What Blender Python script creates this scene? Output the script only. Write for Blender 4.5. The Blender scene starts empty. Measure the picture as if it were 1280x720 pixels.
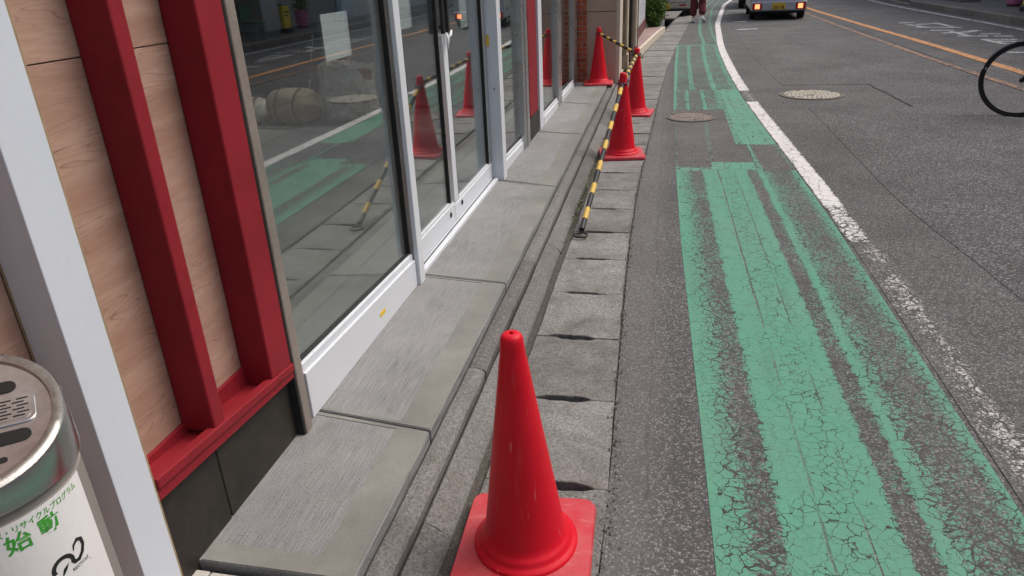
import bpy, bmesh, math, random
from mathutils import Vector, Matrix
R = math.radians
random.seed(7)
sc = bpy.context.scene
col = sc.collection

# ------------------------------------------------------------------ camera
cd = bpy.data.cameras.new('camera')
cam = bpy.data.objects.new('camera', cd)
col.objects.link(cam)
sc.camera = cam
cd.sensor_width = 36
cd.lens = 36 * 892 / 1280
cd.clip_start = 0.02
cd.clip_end = 2000
pit, rol, yaw = R(24.1), R(-2.6), R(12.5)
fw = Vector((-math.sin(yaw) * math.cos(pit), math.cos(yaw) * math.cos(pit), -math.sin(pit)))
rt = Vector((math.cos(yaw), math.sin(yaw), 0))
up = rt.cross(fw)
r2 = rt * math.cos(rol) + up * math.sin(rol)
u2 = -rt * math.sin(rol) + up * math.cos(rol)
cam.matrix_world = Matrix(((r2.x, u2.x, -fw.x, 0), (r2.y, u2.y, -fw.y, 0), (r2.z, u2.z, -fw.z, 1.55), (0, 0, 0, 1)))

# ------------------------------------------------------------------ sky, sun, exposure
w = bpy.data.worlds.new('World')
sc.world = w
w.use_nodes = True
wn = w.node_tree
bg = wn.nodes['Background']
sky = wn.nodes.new('ShaderNodeTexSky')
sky.sky_type = 'NISHITA'
sky.sun_disc = False
SUN_EL, SUN_AZ = 56, 62            # azimuth clockwise from +Y
sky.sun_elevation = R(SUN_EL)
sky.sun_rotation = R(SUN_AZ)
sky.air_density = 1.0
sky.dust_density = 6.0
sky.ozone_density = 0.6
wn.links.new(sky.outputs[0], bg.inputs[0])
bg.inputs[1].default_value = 0.10
sl = bpy.data.lights.new('sun', 'SUN')
sl.energy = 1.0
sl.angle = R(30)
sl.color = (1, .985, .965)
so = bpy.data.objects.new('sun', sl)
col.objects.link(so)
sd = Vector((math.sin(R(SUN_AZ)) * math.cos(R(SUN_EL)), math.cos(R(SUN_AZ)) * math.cos(R(SUN_EL)), math.sin(R(SUN_EL))))
so.rotation_euler = sd.to_track_quat('Z', 'Y').to_euler()
so.location = sd * 30
vs = sc.view_settings
vs.view_transform = 'Standard'
vs.look = 'None'
vs.exposure = 0.74
vs.gamma = 1
vs.use_curve_mapping = False
sc.render.engine = 'CYCLES'
sc.cycles.max_bounces = 10
sc.cycles.transparent_max_bounces = 24
sc.cycles.use_denoising = True

# ------------------------------------------------------------------ mesh helpers
class MB:
    def __init__(s): s.v, s.f = [], []
    def add(s, vs_, fs_):
        o = len(s.v); s.v += [tuple(p) for p in vs_]; s.f += [tuple(i + o for i in f) for f in fs_]; return s
    def box(s, x0, x1, y0, y1, z0, z1):
        return s.add([(x0,y0,z0),(x1,y0,z0),(x1,y1,z0),(x0,y1,z0),(x0,y0,z1),(x1,y0,z1),(x1,y1,z1),(x0,y1,z1)],
                     [(3,2,1,0),(4,5,6,7),(0,1,5,4),(1,2,6,5),(2,3,7,6),(3,0,4,7)])
    def hexa(s, p):      # eight corners, bottom ring then top ring
        return s.add(p, [(3,2,1,0),(4,5,6,7),(0,1,5,4),(1,2,6,5),(2,3,7,6),(3,0,4,7)])
    def prism(s, poly, z0, z1):
        n = len(poly)
        return s.add([(x,y,z0) for x,y in poly] + [(x,y,z1) for x,y in poly],
                     [tuple(range(n))[::-1], tuple(range(n, 2*n))] + [(i,(i+1)%n,n+(i+1)%n,n+i) for i in range(n)])
    def lathe(s, prof, n=32, c=(0,0,0), cap=True):
        vs_, fs_ = [], []
        for r, z in prof:
            for i in range(n):
                a = 2*math.pi*i/n; vs_.append((c[0]+r*math.cos(a), c[1]+r*math.sin(a), c[2]+z))
        for k in range(len(prof)-1):
            for i in range(n):
                j = (i+1) % n; fs_.append((k*n+i, k*n+j, (k+1)*n+j, (k+1)*n+i))
        if cap:
            fs_.append(tuple(range(n))[::-1]); m = (len(prof)-1)*n; fs_.append(tuple(m+i for i in range(n)))
        return s.add(vs_, fs_)
    def tube(s, pts, r, n=10, closed=False):
        pts = [Vector(p) for p in pts]; m = len(pts); rr = r if isinstance(r, (list, tuple)) else [r]*m
        vs_, fs_ = [], []
        for k, p in enumerate(pts):
            if closed: t = pts[(k+1) % m] - pts[k-1]
            else: t = pts[min(k+1, m-1)] - pts[max(k-1, 0)]
            t.normalize()
            a = t.cross(Vector((0,0,1)) if abs(t.z) < .95 else Vector((1,0,0))).normalized(); b = t.cross(a)
            for i in range(n):
                q = 2*math.pi*i/n; vs_.append(p + (a*math.cos(q) + b*math.sin(q)) * rr[k])
        for k in range(m if closed else m-1):
            k2 = (k+1) % m
            for i in range(n):
                j = (i+1) % n; fs_.append((k*n+i, k*n+j, k2*n+j, k2*n+i))
        if not closed: fs_ += [tuple(range(n))[::-1], tuple((m-1)*n+i for i in range(n))]
        return s.add(vs_, fs_)
    def mesh(s, name, smooth=False):
        m = bpy.data.meshes.new(name); m.from_pydata(s.v, [], s.f); m.update()
        bm = bmesh.new(); bm.from_mesh(m); bmesh.ops.recalc_face_normals(bm, faces=bm.faces); bm.to_mesh(m); bm.free()
        if smooth:
            for p in m.polygons: p.use_smooth = True
        return m
    def build(s, name, mat, parent=None, bevel=0, smooth=False, seg=2, ang=None):
        return obj(name, s.mesh(name, smooth), mat, parent, bevel, seg, ang)
def wm(o): return ((wm(o.parent) @ o.matrix_parent_inverse) if o.parent else Matrix.Identity(4)) @ o.matrix_basis
def obj(name, mesh, mat, parent=None, bevel=0, seg=2, ang=None):
    o = bpy.data.objects.new(name, mesh); col.objects.link(o)
    if mat and not mesh.materials: mesh.materials.append(mat)
    if parent:
        o.parent = parent; o.matrix_parent_inverse = wm(parent).inverted()
    if bevel:
        b = o.modifiers.new('bevel', 'BEVEL'); b.width = bevel; b.segments = seg; b.limit_method = 'ANGLE'; b.angle_limit = R(35)
    if ang: smooth_angle(mesh, ang)
    return o
def smooth_angle(m, a):
    for p in m.polygons: p.use_smooth = True
    bm = bmesh.new(); bm.from_mesh(m)
    for e in bm.edges:
        if len(e.link_faces) == 2 and e.calc_face_angle(0) > R(a): e.smooth = False
    bm.to_mesh(m); bm.free()
def tag(o, label=None, cat=None, group=None, kind=None):
    if label: o['label'] = label
    if cat: o['category'] = cat
    if group: o['group'] = group
    if kind: o['kind'] = kind
    return o
def empty(name, loc=(0,0,0), rz=0):
    o = bpy.data.objects.new(name, None); col.objects.link(o); o.location = loc; o.rotation_euler = (0,0,rz); o.empty_display_size = .1; return o
def copy_tree(o, parent=None):
    c = o.copy(); col.objects.link(c); c.parent = parent
    for ch in list(o.children): copy_tree(ch, c)
    return c
def lerp(a, b, t): return a + (b-a)*t
def pl(pts, y):          # piecewise-linear x(y)
    if y <= pts[0][1]:
        a, b = pts[0], pts[1]
    elif y >= pts[-1][1]:
        a, b = pts[-2], pts[-1]
    else:
        for a, b in zip(pts, pts[1:]):
            if a[1] <= y <= b[1]: break
    return lerp(a[0], b[0], (y-a[1])/(b[1]-a[1]))
def smoothpl(pts, y, k=1.0):
    return (pl(pts, y-k) + 2*pl(pts, y) + pl(pts, y+k)) / 4

# ------------------------------------------------------------------ material helpers
class NT:
    def __init__(s, name):
        s.m = bpy.data.materials.new(name); s.m.use_nodes = True; s.t = s.m.node_tree
        s.b = s.t.nodes['Principled BSDF']; s.out = s.t.nodes['Material Output']
    def n(s, ty, **kw):
        nd = s.t.nodes.new('ShaderNode' + ty)
        for k, v in kw.items(): setattr(nd, k, v)
        return nd
    def l(s, a, b): s.t.links.new(a, b); return s
    def put(s, sock, v):
        if isinstance(v, bpy.types.NodeSocket): s.l(v, sock)
        elif v is not None: sock.default_value = v
    def math(s, op, a, b=None, c=None, clamp=False):
        nd = s.n('Math', operation=op, use_clamp=clamp); s.put(nd.inputs[0], a); s.put(nd.inputs[1], b); s.put(nd.inputs[2], c); return nd.outputs[0]
    def mr(s, v, a, b, c=0., d=1.):
        nd = s.n('MapRange'); nd.clamp = True; s.put(nd.inputs[0], v); nd.inputs[1].default_value = a; nd.inputs[2].default_value = b; nd.inputs[3].default_value = c; nd.inputs[4].default_value = d; return nd.outputs[0]
    def mix(s, f, a, b, blend='MIX'):
        nd = s.n('Mix', data_type='RGBA', blend_type=blend); s.put(nd.inputs[0], f)
        for k, v in ((6, a), (7, b)):
            if isinstance(v, tuple) and len(v) == 3: v = (*v, 1)
            s.put(nd.inputs[k], v)
        return nd.outputs[2]
    def co(s, kind='Object', sc_=(1,1,1), loc=(0,0,0), rot=(0,0,0)):
        tc = s.n('TexCoord'); mp = s.n('Mapping'); mp.inputs['Scale'].default_value = sc_; mp.inputs['Location'].default_value = loc; mp.inputs['Rotation'].default_value = rot
        s.l(tc.outputs[kind], mp.inputs[0]); return mp.outputs[0]
    def noise(s, co, scale, det=3, rough=.55, dist=0):
        nd = s.n('TexNoise'); s.l(co, nd.inputs['Vector']); nd.inputs['Scale'].default_value = scale; nd.inputs['Detail'].default_value = det; nd.inputs['Roughness'].default_value = rough; nd.inputs['Distortion'].default_value = dist; return nd.outputs[0]
    def vor(s, co, scale, feat='F1', out=0, rand=1):
        nd = s.n('TexVoronoi', feature=feat); s.l(co, nd.inputs['Vector']); nd.inputs['Scale'].default_value = scale; nd.inputs['Randomness'].default_value = rand; return nd.outputs[out]
    def ramp(s, f, stops, interp='LINEAR'):
        nd = s.n('ValToRGB'); cr = nd.color_ramp; cr.interpolation = interp
        while len(cr.elements) < len(stops): cr.elements.new(.5)
        for e, (p, c) in zip(cr.elements, stops): e.position = p; e.color = (c, c, c, 1) if not isinstance(c, tuple) else (*c[:3], 1)
        s.l(f, nd.inputs[0]); return nd.outputs[0]
    def bump(s, h, strength, dist=.01):
        nd = s.n('Bump'); nd.inputs['Strength'].default_value = strength; nd.inputs['Distance'].default_value = dist; s.l(h, nd.inputs['Height']); s.l(nd.outputs[0], s.b.inputs['Normal']); return nd.outputs[0]
    def done(s, c=None, rough=None, metal=None, spec=None):
        if isinstance(c, tuple): c = (*c[:3], 1)
        s.put(s.b.inputs['Base Color'], c); s.put(s.b.inputs['Roughness'], rough); s.put(s.b.inputs['Metallic'], metal); s.put(s.b.inputs['Specular IOR Level'], spec); return s.m
def pm(name, c, rough=.6, var=.15, vsc=5, fine=0., fsc=150, bump=0., bsc=120, metal=0, spec=.4, st=(1,1,1), rnd=0., dirt=0., dcol=(.1,.085,.065), dsc=3, rvar=.1):
    t = NT(name); co = t.co('Object', st)
    n1 = t.noise(co, vsc, 4)
    f = t.mr(n1, .25, .75, 1-var, 1+var)
    if fine:
        f = t.math('MULTIPLY', f, t.mr(t.noise(co, fsc, 2), .25, .75, 1-fine, 1+fine))
    if rnd:
        oi = t.n('ObjectInfo'); f = t.math('MULTIPLY', f, t.mr(oi.outputs['Random'], 0, 1, 1-rnd, 1+rnd))
    mx = t.n('Mix', data_type='RGBA', blend_type='MULTIPLY'); mx.inputs[0].default_value = 1; mx.inputs[6].default_value = (*c, 1); t.l(f, mx.inputs[7]); cc = mx.outputs[2]
    if dirt: cc = t.mix(t.math('MULTIPLY', t.mr(t.noise(co, dsc, 6, .65), .48, .7), dirt), cc, dcol)
    if bump: t.bump(t.noise(co, bsc, 3), bump, .004)
    return t.done(cc, t.mr(n1, .2, .8, max(.02, rough-rvar), min(1, rough+rvar)), metal, spec)

# ---- asphalt
def asphalt_nodes(t, dark, light, tint=(1,.97,.95), grain=1.0, stain=True):
    co = t.co('Object')
    v = t.n('TexVoronoi'); t.l(co, v.inputs['Vector']); v.inputs['Scale'].default_value = 150*grain
    sp = t.n('SeparateColor'); t.l(v.outputs['Color'], sp.inputs[0])
    stone = t.math('POWER', sp.outputs[0], 3.0)
    edge = t.mr(v.outputs['Distance'], .15, .6, 1, .25)
    fine = t.noise(co, 420*grain, 2)
    a = t.math('MULTIPLY', stone, edge)
    a = t.math('ADD', t.math('MULTIPLY', a, 1.15), t.math('MULTIPLY', t.mr(fine, .3, .7), .30))
    big = t.mr(t.noise(co, 1.1, 6, .6), .3, .7, .78, 1.22)
    c = t.mix(a, tuple(dark*k for k in tint), tuple(light*k for k in tint))
    mx = t.n('Mix', data_type='RGBA', blend_type='MULTIPLY'); mx.inputs[0].default_value = 1; t.l(c, mx.inputs[6]); t.l(big, mx.inputs[7]); c = mx.outputs[2]
    h = t.math('ADD', t.math('MULTIPLY', t.math('SUBTRACT', 1., v.outputs['Distance']), .8), fine)
    return c, h
def asphalt(name, dark, light, tint=(1,.97,.95), grain=1.0, bump=.55):
    t = NT(name); c, h = asphalt_nodes(t, dark, light, tint, grain)
    if name == 'asphalt_shoulder':      # dusty band beside the gutter and a tar seam
        tc = t.n('TexCoord'); sx = t.n('SeparateXYZ'); t.l(tc.outputs['Object'], sx.inputs[0])
        wob = t.math('MULTIPLY', t.math('SUBTRACT', t.noise(t.co('Object'), 2.2, 6, .7), .5), .16)
        xx = t.math('ADD', sx.outputs[0], wob)
        dust = t.mr(xx, -.03, .09, .32, 0.)
        c = t.mix(dust, c, t.mix(t.noise(t.co('Object'), 140, 3), (.07,.068,.066), (.30,.292,.285)))
        seam = t.math('MULTIPLY', t.mr(t.math('ABSOLUTE', t.math('SUBTRACT', t.math('ADD', sx.outputs[0], t.math('MULTIPLY', wob, .45)), -.005)), .003, .008, 1, 0), t.mr(t.noise(t.co('Object'), 5, 3), .42, .55))
        c = t.mix(t.math('MULTIPLY', seam, .22), c, (.02,.018,.016))
        ns = t.noise(t.co('Object'), 2.6, 5, .6, .4)
    t.bump(h, bump, .005)
    return t.done(c, .88, 0, .25)
M = {}
M['asphalt'] = asphalt('asphalt_shoulder', .028, .29, (1,.985,.99))
M['lane'] = asphalt('asphalt_lane', .020, .34, (1,.99,1.0), .75, 1.0)
M['patch'] = asphalt('asphalt_patch', .045, .26, (1,.975,.965), 1.1, .5)

def paint(name, pc, wear_stops, crackscale=13, dirt=.25, cw=1.0, long_cracks=()):
    """worn road paint: uv.x = across 0..1, uv.y = metres along; wear 0 (whole) .. 1 (gone)"""
    t = NT(name)
    ac, ah = asphalt_nodes(t, .028, .27, (1,.985,.985))
    uv = t.n('UVMap'); sx = t.n('SeparateXYZ'); t.l(uv.outputs[0], sx.inputs[0])
    co = t.co('Object')
    nz = t.n('TexNoise'); t.l(co, nz.inputs['Vector']); nz.inputs['Scale'].default_value = 9; nz.inputs['Detail'].default_value = 5
    sub = t.n('VectorMath', operation='SUBTRACT'); t.l(nz.outputs['Color'], sub.inputs[0]); sub.inputs[1].default_value = (.5,.5,.5)
    scl = t.n('VectorMath', operation='SCALE'); t.l(sub.outputs[0], scl.inputs[0]); scl.inputs['Scale'].default_value = .11
    ad = t.n('VectorMath', operation='ADD'); t.l(co, ad.inputs[0]); t.l(scl.outputs[0], ad.inputs[1])
    ed1 = t.vor(ad.outputs[0], crackscale, 'DISTANCE_TO_EDGE')
    ed2 = t.vor(ad.outputs[0], crackscale*2.3, 'DISTANCE_TO_EDGE')
    wob = t.math('MULTIPLY', t.math('SUBTRACT', t.noise(co, 5.5, 6, .7), .5), .05)
    u = t.math('ADD', sx.outputs[0], wob)
    wear = t.ramp(u, wear_stops)
    wn1 = t.noise(co, 2.4, 6, .65)
    wear = t.math('ADD', wear, t.math('MULTIPLY', t.math('SUBTRACT', wn1, .5), t.math('ADD', t.math('MULTIPLY', wear, 1.15), .06)))
    # crack width grows with wear
    thin = t.mr(t.noise(co, 7, 3), .47, .62)
    cwid = t.math('MULTIPLY', t.math('ADD', t.math('MULTIPLY', t.math('MAXIMUM', wear, 0.), .13), t.math('MULTIPLY', thin, .017)), cw)
    c1 = t.mr(t.math('SUBTRACT', ed1, cwid), -.012, .012, 1, 0)
    c2 = t.mr(t.math('SUBTRACT', ed2, t.math('MULTIPLY', t.math('SUBTRACT', wear, .16), .26)), -.02, .02, 1, 0)
    gone = t.math('MAXIMUM', c1, c2)
    grain = t.noise(co, 95, 3, .7)
    g2 = t.mr(t.math('SUBTRACT', t.math('MULTIPLY', wear, .92), grain), -.05, .05, 0, 1)
    gone = t.math('MAXIMUM', gone, g2)
    specks = t.mr(t.noise(co, 170, 2), .29, .35, .85, 0)
    gone = t.math('MAXIMUM', gone, specks)
    for uc, wd in long_cracks:
        d = t.math('ABSOLUTE', t.math('SUBTRACT', t.math('ADD', sx.outputs[0], t.math('MULTIPLY', wob, .3)), uc))
        lc = t.math('MULTIPLY', t.mr(d, wd*.4, wd, 1, 0), t.mr(t.noise(co, 1.3, 4), .40, .5))
        gone = t.math('MAXIMUM', gone, lc)
    pcol = t.mix(t.mr(t.noise(co, 4, 6, .6), .3, .75, 0, dirt), pc, tuple(x*.62+.02 for x in pc))
    pcol = t.mix(t.mr(t.noise(co, 260, 2), .35, .65, 0, .22), pcol, tuple(x*.5 for x in pc))
    dull = t.mr(t.noise(co, 1.3, 5, .6), .38, .72, 0, .30)
    pcol = t.mix(dull, pcol, (.17,.23,.20) if pc[1] > pc[0]*1.5 else tuple(x*.75 for x in pc))
    pcol = t.mix(t.mr(t.noise(t.co('Object', (9,.6,1)), 2, 4), .52, .72, 0, .3), pcol, tuple(x*.45+.02 for x in pc))
    c = t.mix(gone, pcol, ac)
    c = t.mix(t.math('MULTIPLY', c1, t.mr(wear, .1, .7, .75, .15)), c, (.016,.015,.015))
    hh = t.math('ADD', t.math('MULTIPLY', ah, .35), t.math('MULTIPLY', t.math('SUBTRACT', 1., gone), 1.0))
    t.bump(hh, .5, .004)
    return t.done(c, .8, 0, .3)
GREEN = (.098, .30, .205)
M['green'] = paint('green_lane_paint', GREEN,
    [(0,.0),(.04,.10),(.09,.30),(.135,.50),(.16,.58),(.215,.56),(.232,.12),(.25,.0),(.31,.02),(.40,.10),(.46,.14),(.52,.05),(.575,.0),(.588,.12),(.605,.66),(.65,.60),(.676,.52),(.688,.06),(.718,.02),(.735,.34),(.80,.54),(.90,.58),(.955,.42),(.985,.12),(1,.06)],
    23, .3, 1, ((.355,.007),(.49,.004)))
M['green_far'] = paint('green_far_paint', GREEN, [(0,.02),(.045,.1),(.06,.50),(.25,.56),(.26,.2),(.33,.2),(.34,.60),(.60,.58),(.61,.15),(.68,.12),(.69,.48),(.9,.52),(.93,.3),(1,.2)], 16)
M['green_solid'] = paint('green_block_paint', (.105,.30,.207), [(0,.08),(1,.05)], 9, .25, .8, ((.3,.012),(.8,.008)))
M['green_band'] = paint('green_band_paint', (.108,.295,.205), [(0,.22),(1,.22)], 9, .3)
M['green_faint'] = paint('green_faint_paint', (.11,.20,.15), [(0,.45),(1,.45)], 9, .3)
M['white_paint'] = paint('white_line_paint', (.66,.645,.635), [(0,.45),(.10,.08),(.80,.06),(.92,.25),(1,.62)], 9, .25, .7)
M['white_worn'] = paint('white_worn_paint', (.58,.57,.57), [(0,.70),(.35,.58),(.7,.50),(1,.72)], 20, .3)
M['white_text'] = paint('white_lettering_paint', (.62,.62,.62), [(0,.25),(1,.25)], 8, .25)
M['orange_paint'] = paint('orange_line_paint', (.60,.30,.13), [(0,.22),(.2,.1),(.8,.1),(1,.25)], 8, .25)
M['orange_worn'] = paint('orange_worn_paint', (.42,.24,.15), [(0,.42),(1,.42)], 8, .3)

# ---- concrete etc.
def brushed(name):
    t = NT(name); co = t.co('Object'); st = t.co('Object', (300, 7, 60))
    n = t.noise(st, 1, 3, .6); sp = t.noise(co, 210, 2, .6); big = t.noise(co, 2.3, 6, .6)
    pits = t.mr(t.noise(t.co('Object', (1, .55, 1)), 230, 2), .30, .40, 1, 0)
    c = t.mix(t.mr(n, .3, .7), (.140,.143,.145), (.295,.298,.299))
    c = t.mix(t.mr(big, .40, .68, 0, .6), c, (.33,.332,.332))
    c = t.mix(t.mr(sp, .35, .65, 0, .3), c, (.13,.125,.115))
    c = t.mix(t.math('MULTIPLY', pits, .6), c, (.07,.065,.06))
    c = t.mix(t.mr(t.noise(co, 4.2, 7, .7, .5), .56, .74, 0, .5), c, (.12,.115,.105))
    t.bump(t.math('ADD', n, t.math('MULTIPLY', pits, -.5)), .7, .005)
    return t.done(c, .85, 0, .25)
M['brushed'] = brushed('broomed_concrete')
M['trowel'] = pm('trowelled_concrete', (.188,.19,.174), .65, .22, 5, .08, 120, .15, 40, dirt=.25, dcol=(.14,.13,.11))
def rough_conc(name, a, b, dirt=.5):
    t = NT(name); co = t.co('Object'); oi = t.n('ObjectInfo')
    ad = t.n('VectorMath', operation='ADD'); cmb = t.n('CombineXYZ'); t.l(t.math('MULTIPLY', oi.outputs['Random'], 37.), cmb.inputs[0]); t.l(co, ad.inputs[0]); t.l(cmb.outputs[0], ad.inputs[1]); co = ad.outputs[0]
    n1 = t.noise(co, 85, 4, .7); n2 = t.noise(co, 240, 2); big = t.noise(co, 4.5, 7, .7, .4)
    c = t.mix(t.mr(n1, .28, .72), a, b)
    c = t.mix(t.mr(n2, .30, .45, .8, 0), c, (.05,.046,.042))
    c = t.mix(t.math('MULTIPLY', t.mr(big, .42, .68), dirt), c, (.085,.078,.065))
    mx = t.n('Mix', data_type='RGBA', blend_type='MULTIPLY'); mx.inputs[0].default_value = 1; t.l(c, mx.inputs[6]); t.l(t.mr(oi.outputs['Random'], 0, 1, .86, 1.14), mx.inputs[7])
    t.bump(t.math('ADD', n1, t.math('MULTIPLY', n2, .6)), .8, .006)
    return t.done(mx.outputs[2], .92, 0, .2)
M['kerb'] = rough_conc('kerb_concrete', (.09,.088,.084), (.27,.265,.257), .4)
M['slab'] = rough_conc('gutter_slab_concrete', (.12,.118,.114), (.345,.34,.33), .7)
M['far_kerb'] = rough_conc('far_kerb_stone', (.17,.145,.12), (.33,.29,.245), .3)
M['pave'] = pm('sidewalk_asphalt', (.15,.14,.13), .9, .15, 3, .3, 200, .3)
M['dark_pit'] = pm('gutter_mud', (.03,.028,.022), .9, .3, 8)
M['tile'] = pm('pale_paver', (.42,.405,.37), .8, .12, 8, .15, 160, .2, rnd=.1, dirt=.4)
M['pink_tile'] = pm('pink_floor_tile', (.30,.215,.20), .7, .12, 6, .1, 100, .1, rnd=.08, dirt=.3)

# ---- shop front
def wood():
    t = NT('red_plywood')
    oi = t.n('ObjectInfo')
    co0 = t.co('Object'); cmb = t.n('CombineXYZ'); t.l(t.math('MULTIPLY', oi.outputs['Random'], 9.), cmb.inputs[2])
    ad = t.n('VectorMath', operation='ADD'); t.l(co0, ad.inputs[0]); t.l(cmb.outputs[0], ad.inputs[1])
    mp = t.n('Mapping'); mp.inputs['Scale'].default_value = (1, .55, 7.0); mp.inputs['Rotation'].default_value = (R(9),0,0); t.l(ad.outputs[0], mp.inputs[0]); co = mp.outputs[0]
    n = t.noise(co, 2.4, 1.2, .5, .5)
    fig = t.math('FRACT', t.math('MULTIPLY', n, 16.))
    line = t.mr(t.math('ABSOLUTE', t.math('SUBTRACT', fig, .5)), 0, .075, 1, 0)
    sel = t.mr(t.noise(co, 1.1, 2), .44, .60)
    fine = t.n('Mapping'); fine.inputs['Scale'].default_value = (1, 14, 110); t.l(ad.outputs[0], fine.inputs[0])
    g = t.noise(fine.outputs[0], 1, 4, .7)
    c = t.mix(t.mr(n, .3, .7), (.34,.205,.155), (.46,.31,.245))
    c = t.mix(t.mr(g, .3, .7, 0, .42), c, (.26,.125,.085))
    c = t.mix(t.math('MULTIPLY', t.math('MULTIPLY', line, sel), .6), c, (.13,.05,.032))
    t.bump(g, .12, .002)
    return t.done(c, t.mr(g, .3, .7, .5, .68), 0, .3)
M['wood'] = wood()
M['red'] = pm('red_painted_timber', (.225,.014,.022), .55, .12, 4, .07, 90, .12, 60, spec=.22, dirt=.18, dcol=(.09,.010,.012), dsc=7)
M['skirt'] = pm('black_stone_skirting', (.022,.019,.015), .55, .3, 9, .2, 150, .1, dirt=.12, dcol=(.12,.105,.085), dsc=14)
M['white_post'] = pm('white_laminate', (.56,.60,.66), .5, .05, 3, .02, 80, .03, 30, dirt=.10, dcol=(.40,.40,.38), dsc=3)
M['edge'] = pm('plywood_edge', (.30,.22,.13), .8, .2, 30)
M['alu_white'] = pm('white_aluminium', (.60,.63,.67), .38, .04, 3, 0, 1, 0, dirt=.12, dcol=(.36,.34,.31), dsc=6)
M['alu_brown'] = pm('bronze_aluminium', (.30,.26,.23), .4, .15, 4, .1, 60, 0, metal=.4)
M['alu_grey'] = pm('grey_aluminium', (.42,.43,.44), .3, .1, 4, metal=.8)
M['gasket'] = pm('black_rubber', (.015,.015,.015), .6, .1)
M['black_plastic'] = pm('black_plastic', (.018,.018,.02), .4, .1)
def glass():
    t = NT('window_glass'); t.t.nodes.remove(t.b)
    lw = t.n('LayerWeight'); lw.inputs[0].default_value = .5
    f = t.math('ADD', t.math('MULTIPLY', t.math('POWER', lw.outputs['Facing'], 3.2), .62), .145, clamp=True)
    tr = t.n('BsdfTransparent'); tr.inputs[0].default_value = (.86,.89,.88,1)
    gl = t.n('BsdfGlossy'); gl.inputs['Roughness'].default_value = .004; gl.inputs['Color'].default_value = (.95,.97,.97,1)
    mx = t.n('MixShader'); t.l(f, mx.inputs[0]); t.l(tr.outputs[0], mx.inputs[1]); t.l(gl.outputs[0], mx.inputs[2]); t.l(mx.outputs[0], t.out.inputs[0])
    return t.m
M['glass'] = glass()
M['paper'] = pm('white_paper', (.78,.80,.81), .7, .03, 4)
M['tape'] = pm('clear_tape', (.45,.47,.48), .3, .05)
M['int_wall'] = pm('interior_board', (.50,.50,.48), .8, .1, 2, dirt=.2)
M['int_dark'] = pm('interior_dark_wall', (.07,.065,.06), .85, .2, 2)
M['int_floor'] = pm('interior_floor', (.30,.30,.29), .6, .15, 2, .1, 120, dirt=.3)
M['yellow_label'] = pm('yellow_sticker', (.70,.45,.03), .5, .1, 30)
M['render_wall'] = pm('cream_wall', (.52,.50,.46), .85, .08, 2, .06, 150, .15, dirt=.15)
M['beige'] = pm('beige_cladding', (.40,.30,.235), .75, .08, 2.5, .12, 140, .1, dirt=.3, dcol=(.22,.16,.12), dsc=5)
M['beige_light'] = pm('pale_stone_edge', (.54,.47,.39), .75, .08, 3, .1, 120, dirt=.2)
M['brick'] = pm('orange_brick', (.36,.085,.035), .85, .2, 12, .2, 90, .4, rnd=.22)
M['mortar'] = pm('mortar', (.48,.42,.37), .9, .15, 30, .2)
M['column'] = pm('stained_column', (.42,.35,.27), .7, .15, 4, .05, 90, dirt=.3, dsc=6)
M['maroon'] = pm('maroon_tile_base', (.13,.045,.045), .6, .15, 8)
M['upper_wall'] = pm('upper_storey_wall', (.42,.40,.37), .85, .08, 1.5)

# ------------------------------------------------------------------ ground, road
g = MB().add([(-300,-300,-.3),(300,-300,-.3),(300,300,-.3),(-300,300,-.3)], [(0,1,2,3)]).build('ground', M['pave']); tag(g, kind='structure')
YS = [-4 + .5*i for i in range(28)] + [10 + 1*i for i in range(51)] + [65, 75, 90, 120]
GUT_R = [(-.115,-4),(-.115,1.9),(-.14,2.6),(-.168,3.7),(-.17,5.25),(-.08,8.85),(.02,12),(.18,15),(.5,20),(1.09,27.8),(2.0,36),(4,50)]
KERB_R = [(7.35,-4),(7.35,17.9),(7.2,25),(7.3,29),(7.6,36),(9,50)]
def strip_mesh(name, xl, xr, ys, z0, z1, mat, parent=None, uv=False, nseg=1):
    """solid sheet following two x(y) lines, with across/along uvs"""
    if uv and not name.startswith(('orange','far')): z1 *= .5
    mb = MB(); n = len(ys); m = nseg+1
    vs_ = []
    for y in ys:
        a, b = xl(y), xr(y)
        for i in range(m): vs_.append((lerp(a,b,i/nseg), y, z1))
    fs_ = [(k*m+i, k*m+i+1, (k+1)*m+i+1, (k+1)*m+i) for k in range(n-1) for i in range(nseg)]
    b0 = len(vs_)
    for y in ys: vs_ += [(xl(y),y,z0),(xr(y),y,z0)]
    for k in range(n-1):
        fs_ += [(k*m, (k+1)*m, b0+2*(k+1), b0+2*k), (k*m+nseg, b0+2*k+1, b0+2*k+3, (k+1)*m+nseg)]
    fs_ += [(0, b0, b0+1, nseg) if nseg == 1 else tuple([b0, b0+1] + list(range(nseg, -1, -1)))]
    e = (n-1)*m
    fs_ += [tuple([b0+2*n-1, b0+2*n-2] + list(range(e, e+m)))]
    mb.add(vs_, fs_); o = mb.build(name, mat, parent)
    if uv:
        me = o.data; ul = me.uv_layers.new(name='UVMap')
        for lp in me.loops:
            p = me.vertices[lp.vertex_index].co; a, b = xl(p.y), xr(p.y)
            ul.data[lp.index].uv = ((p.x-a)/max(1e-4,(b-a)), p.y)
    return o
road = strip_mesh('road', lambda y: smoothpl(GUT_R, y)+.002, lambda y: smoothpl(KERB_R, y), YS, -.28, 0, M['asphalt'])
tag(road, kind='structure')
def ys(a, b, s): n = max(1, int((b-a)/s)); return [lerp(a, b, i/n) for i in range(n+1)]
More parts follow.
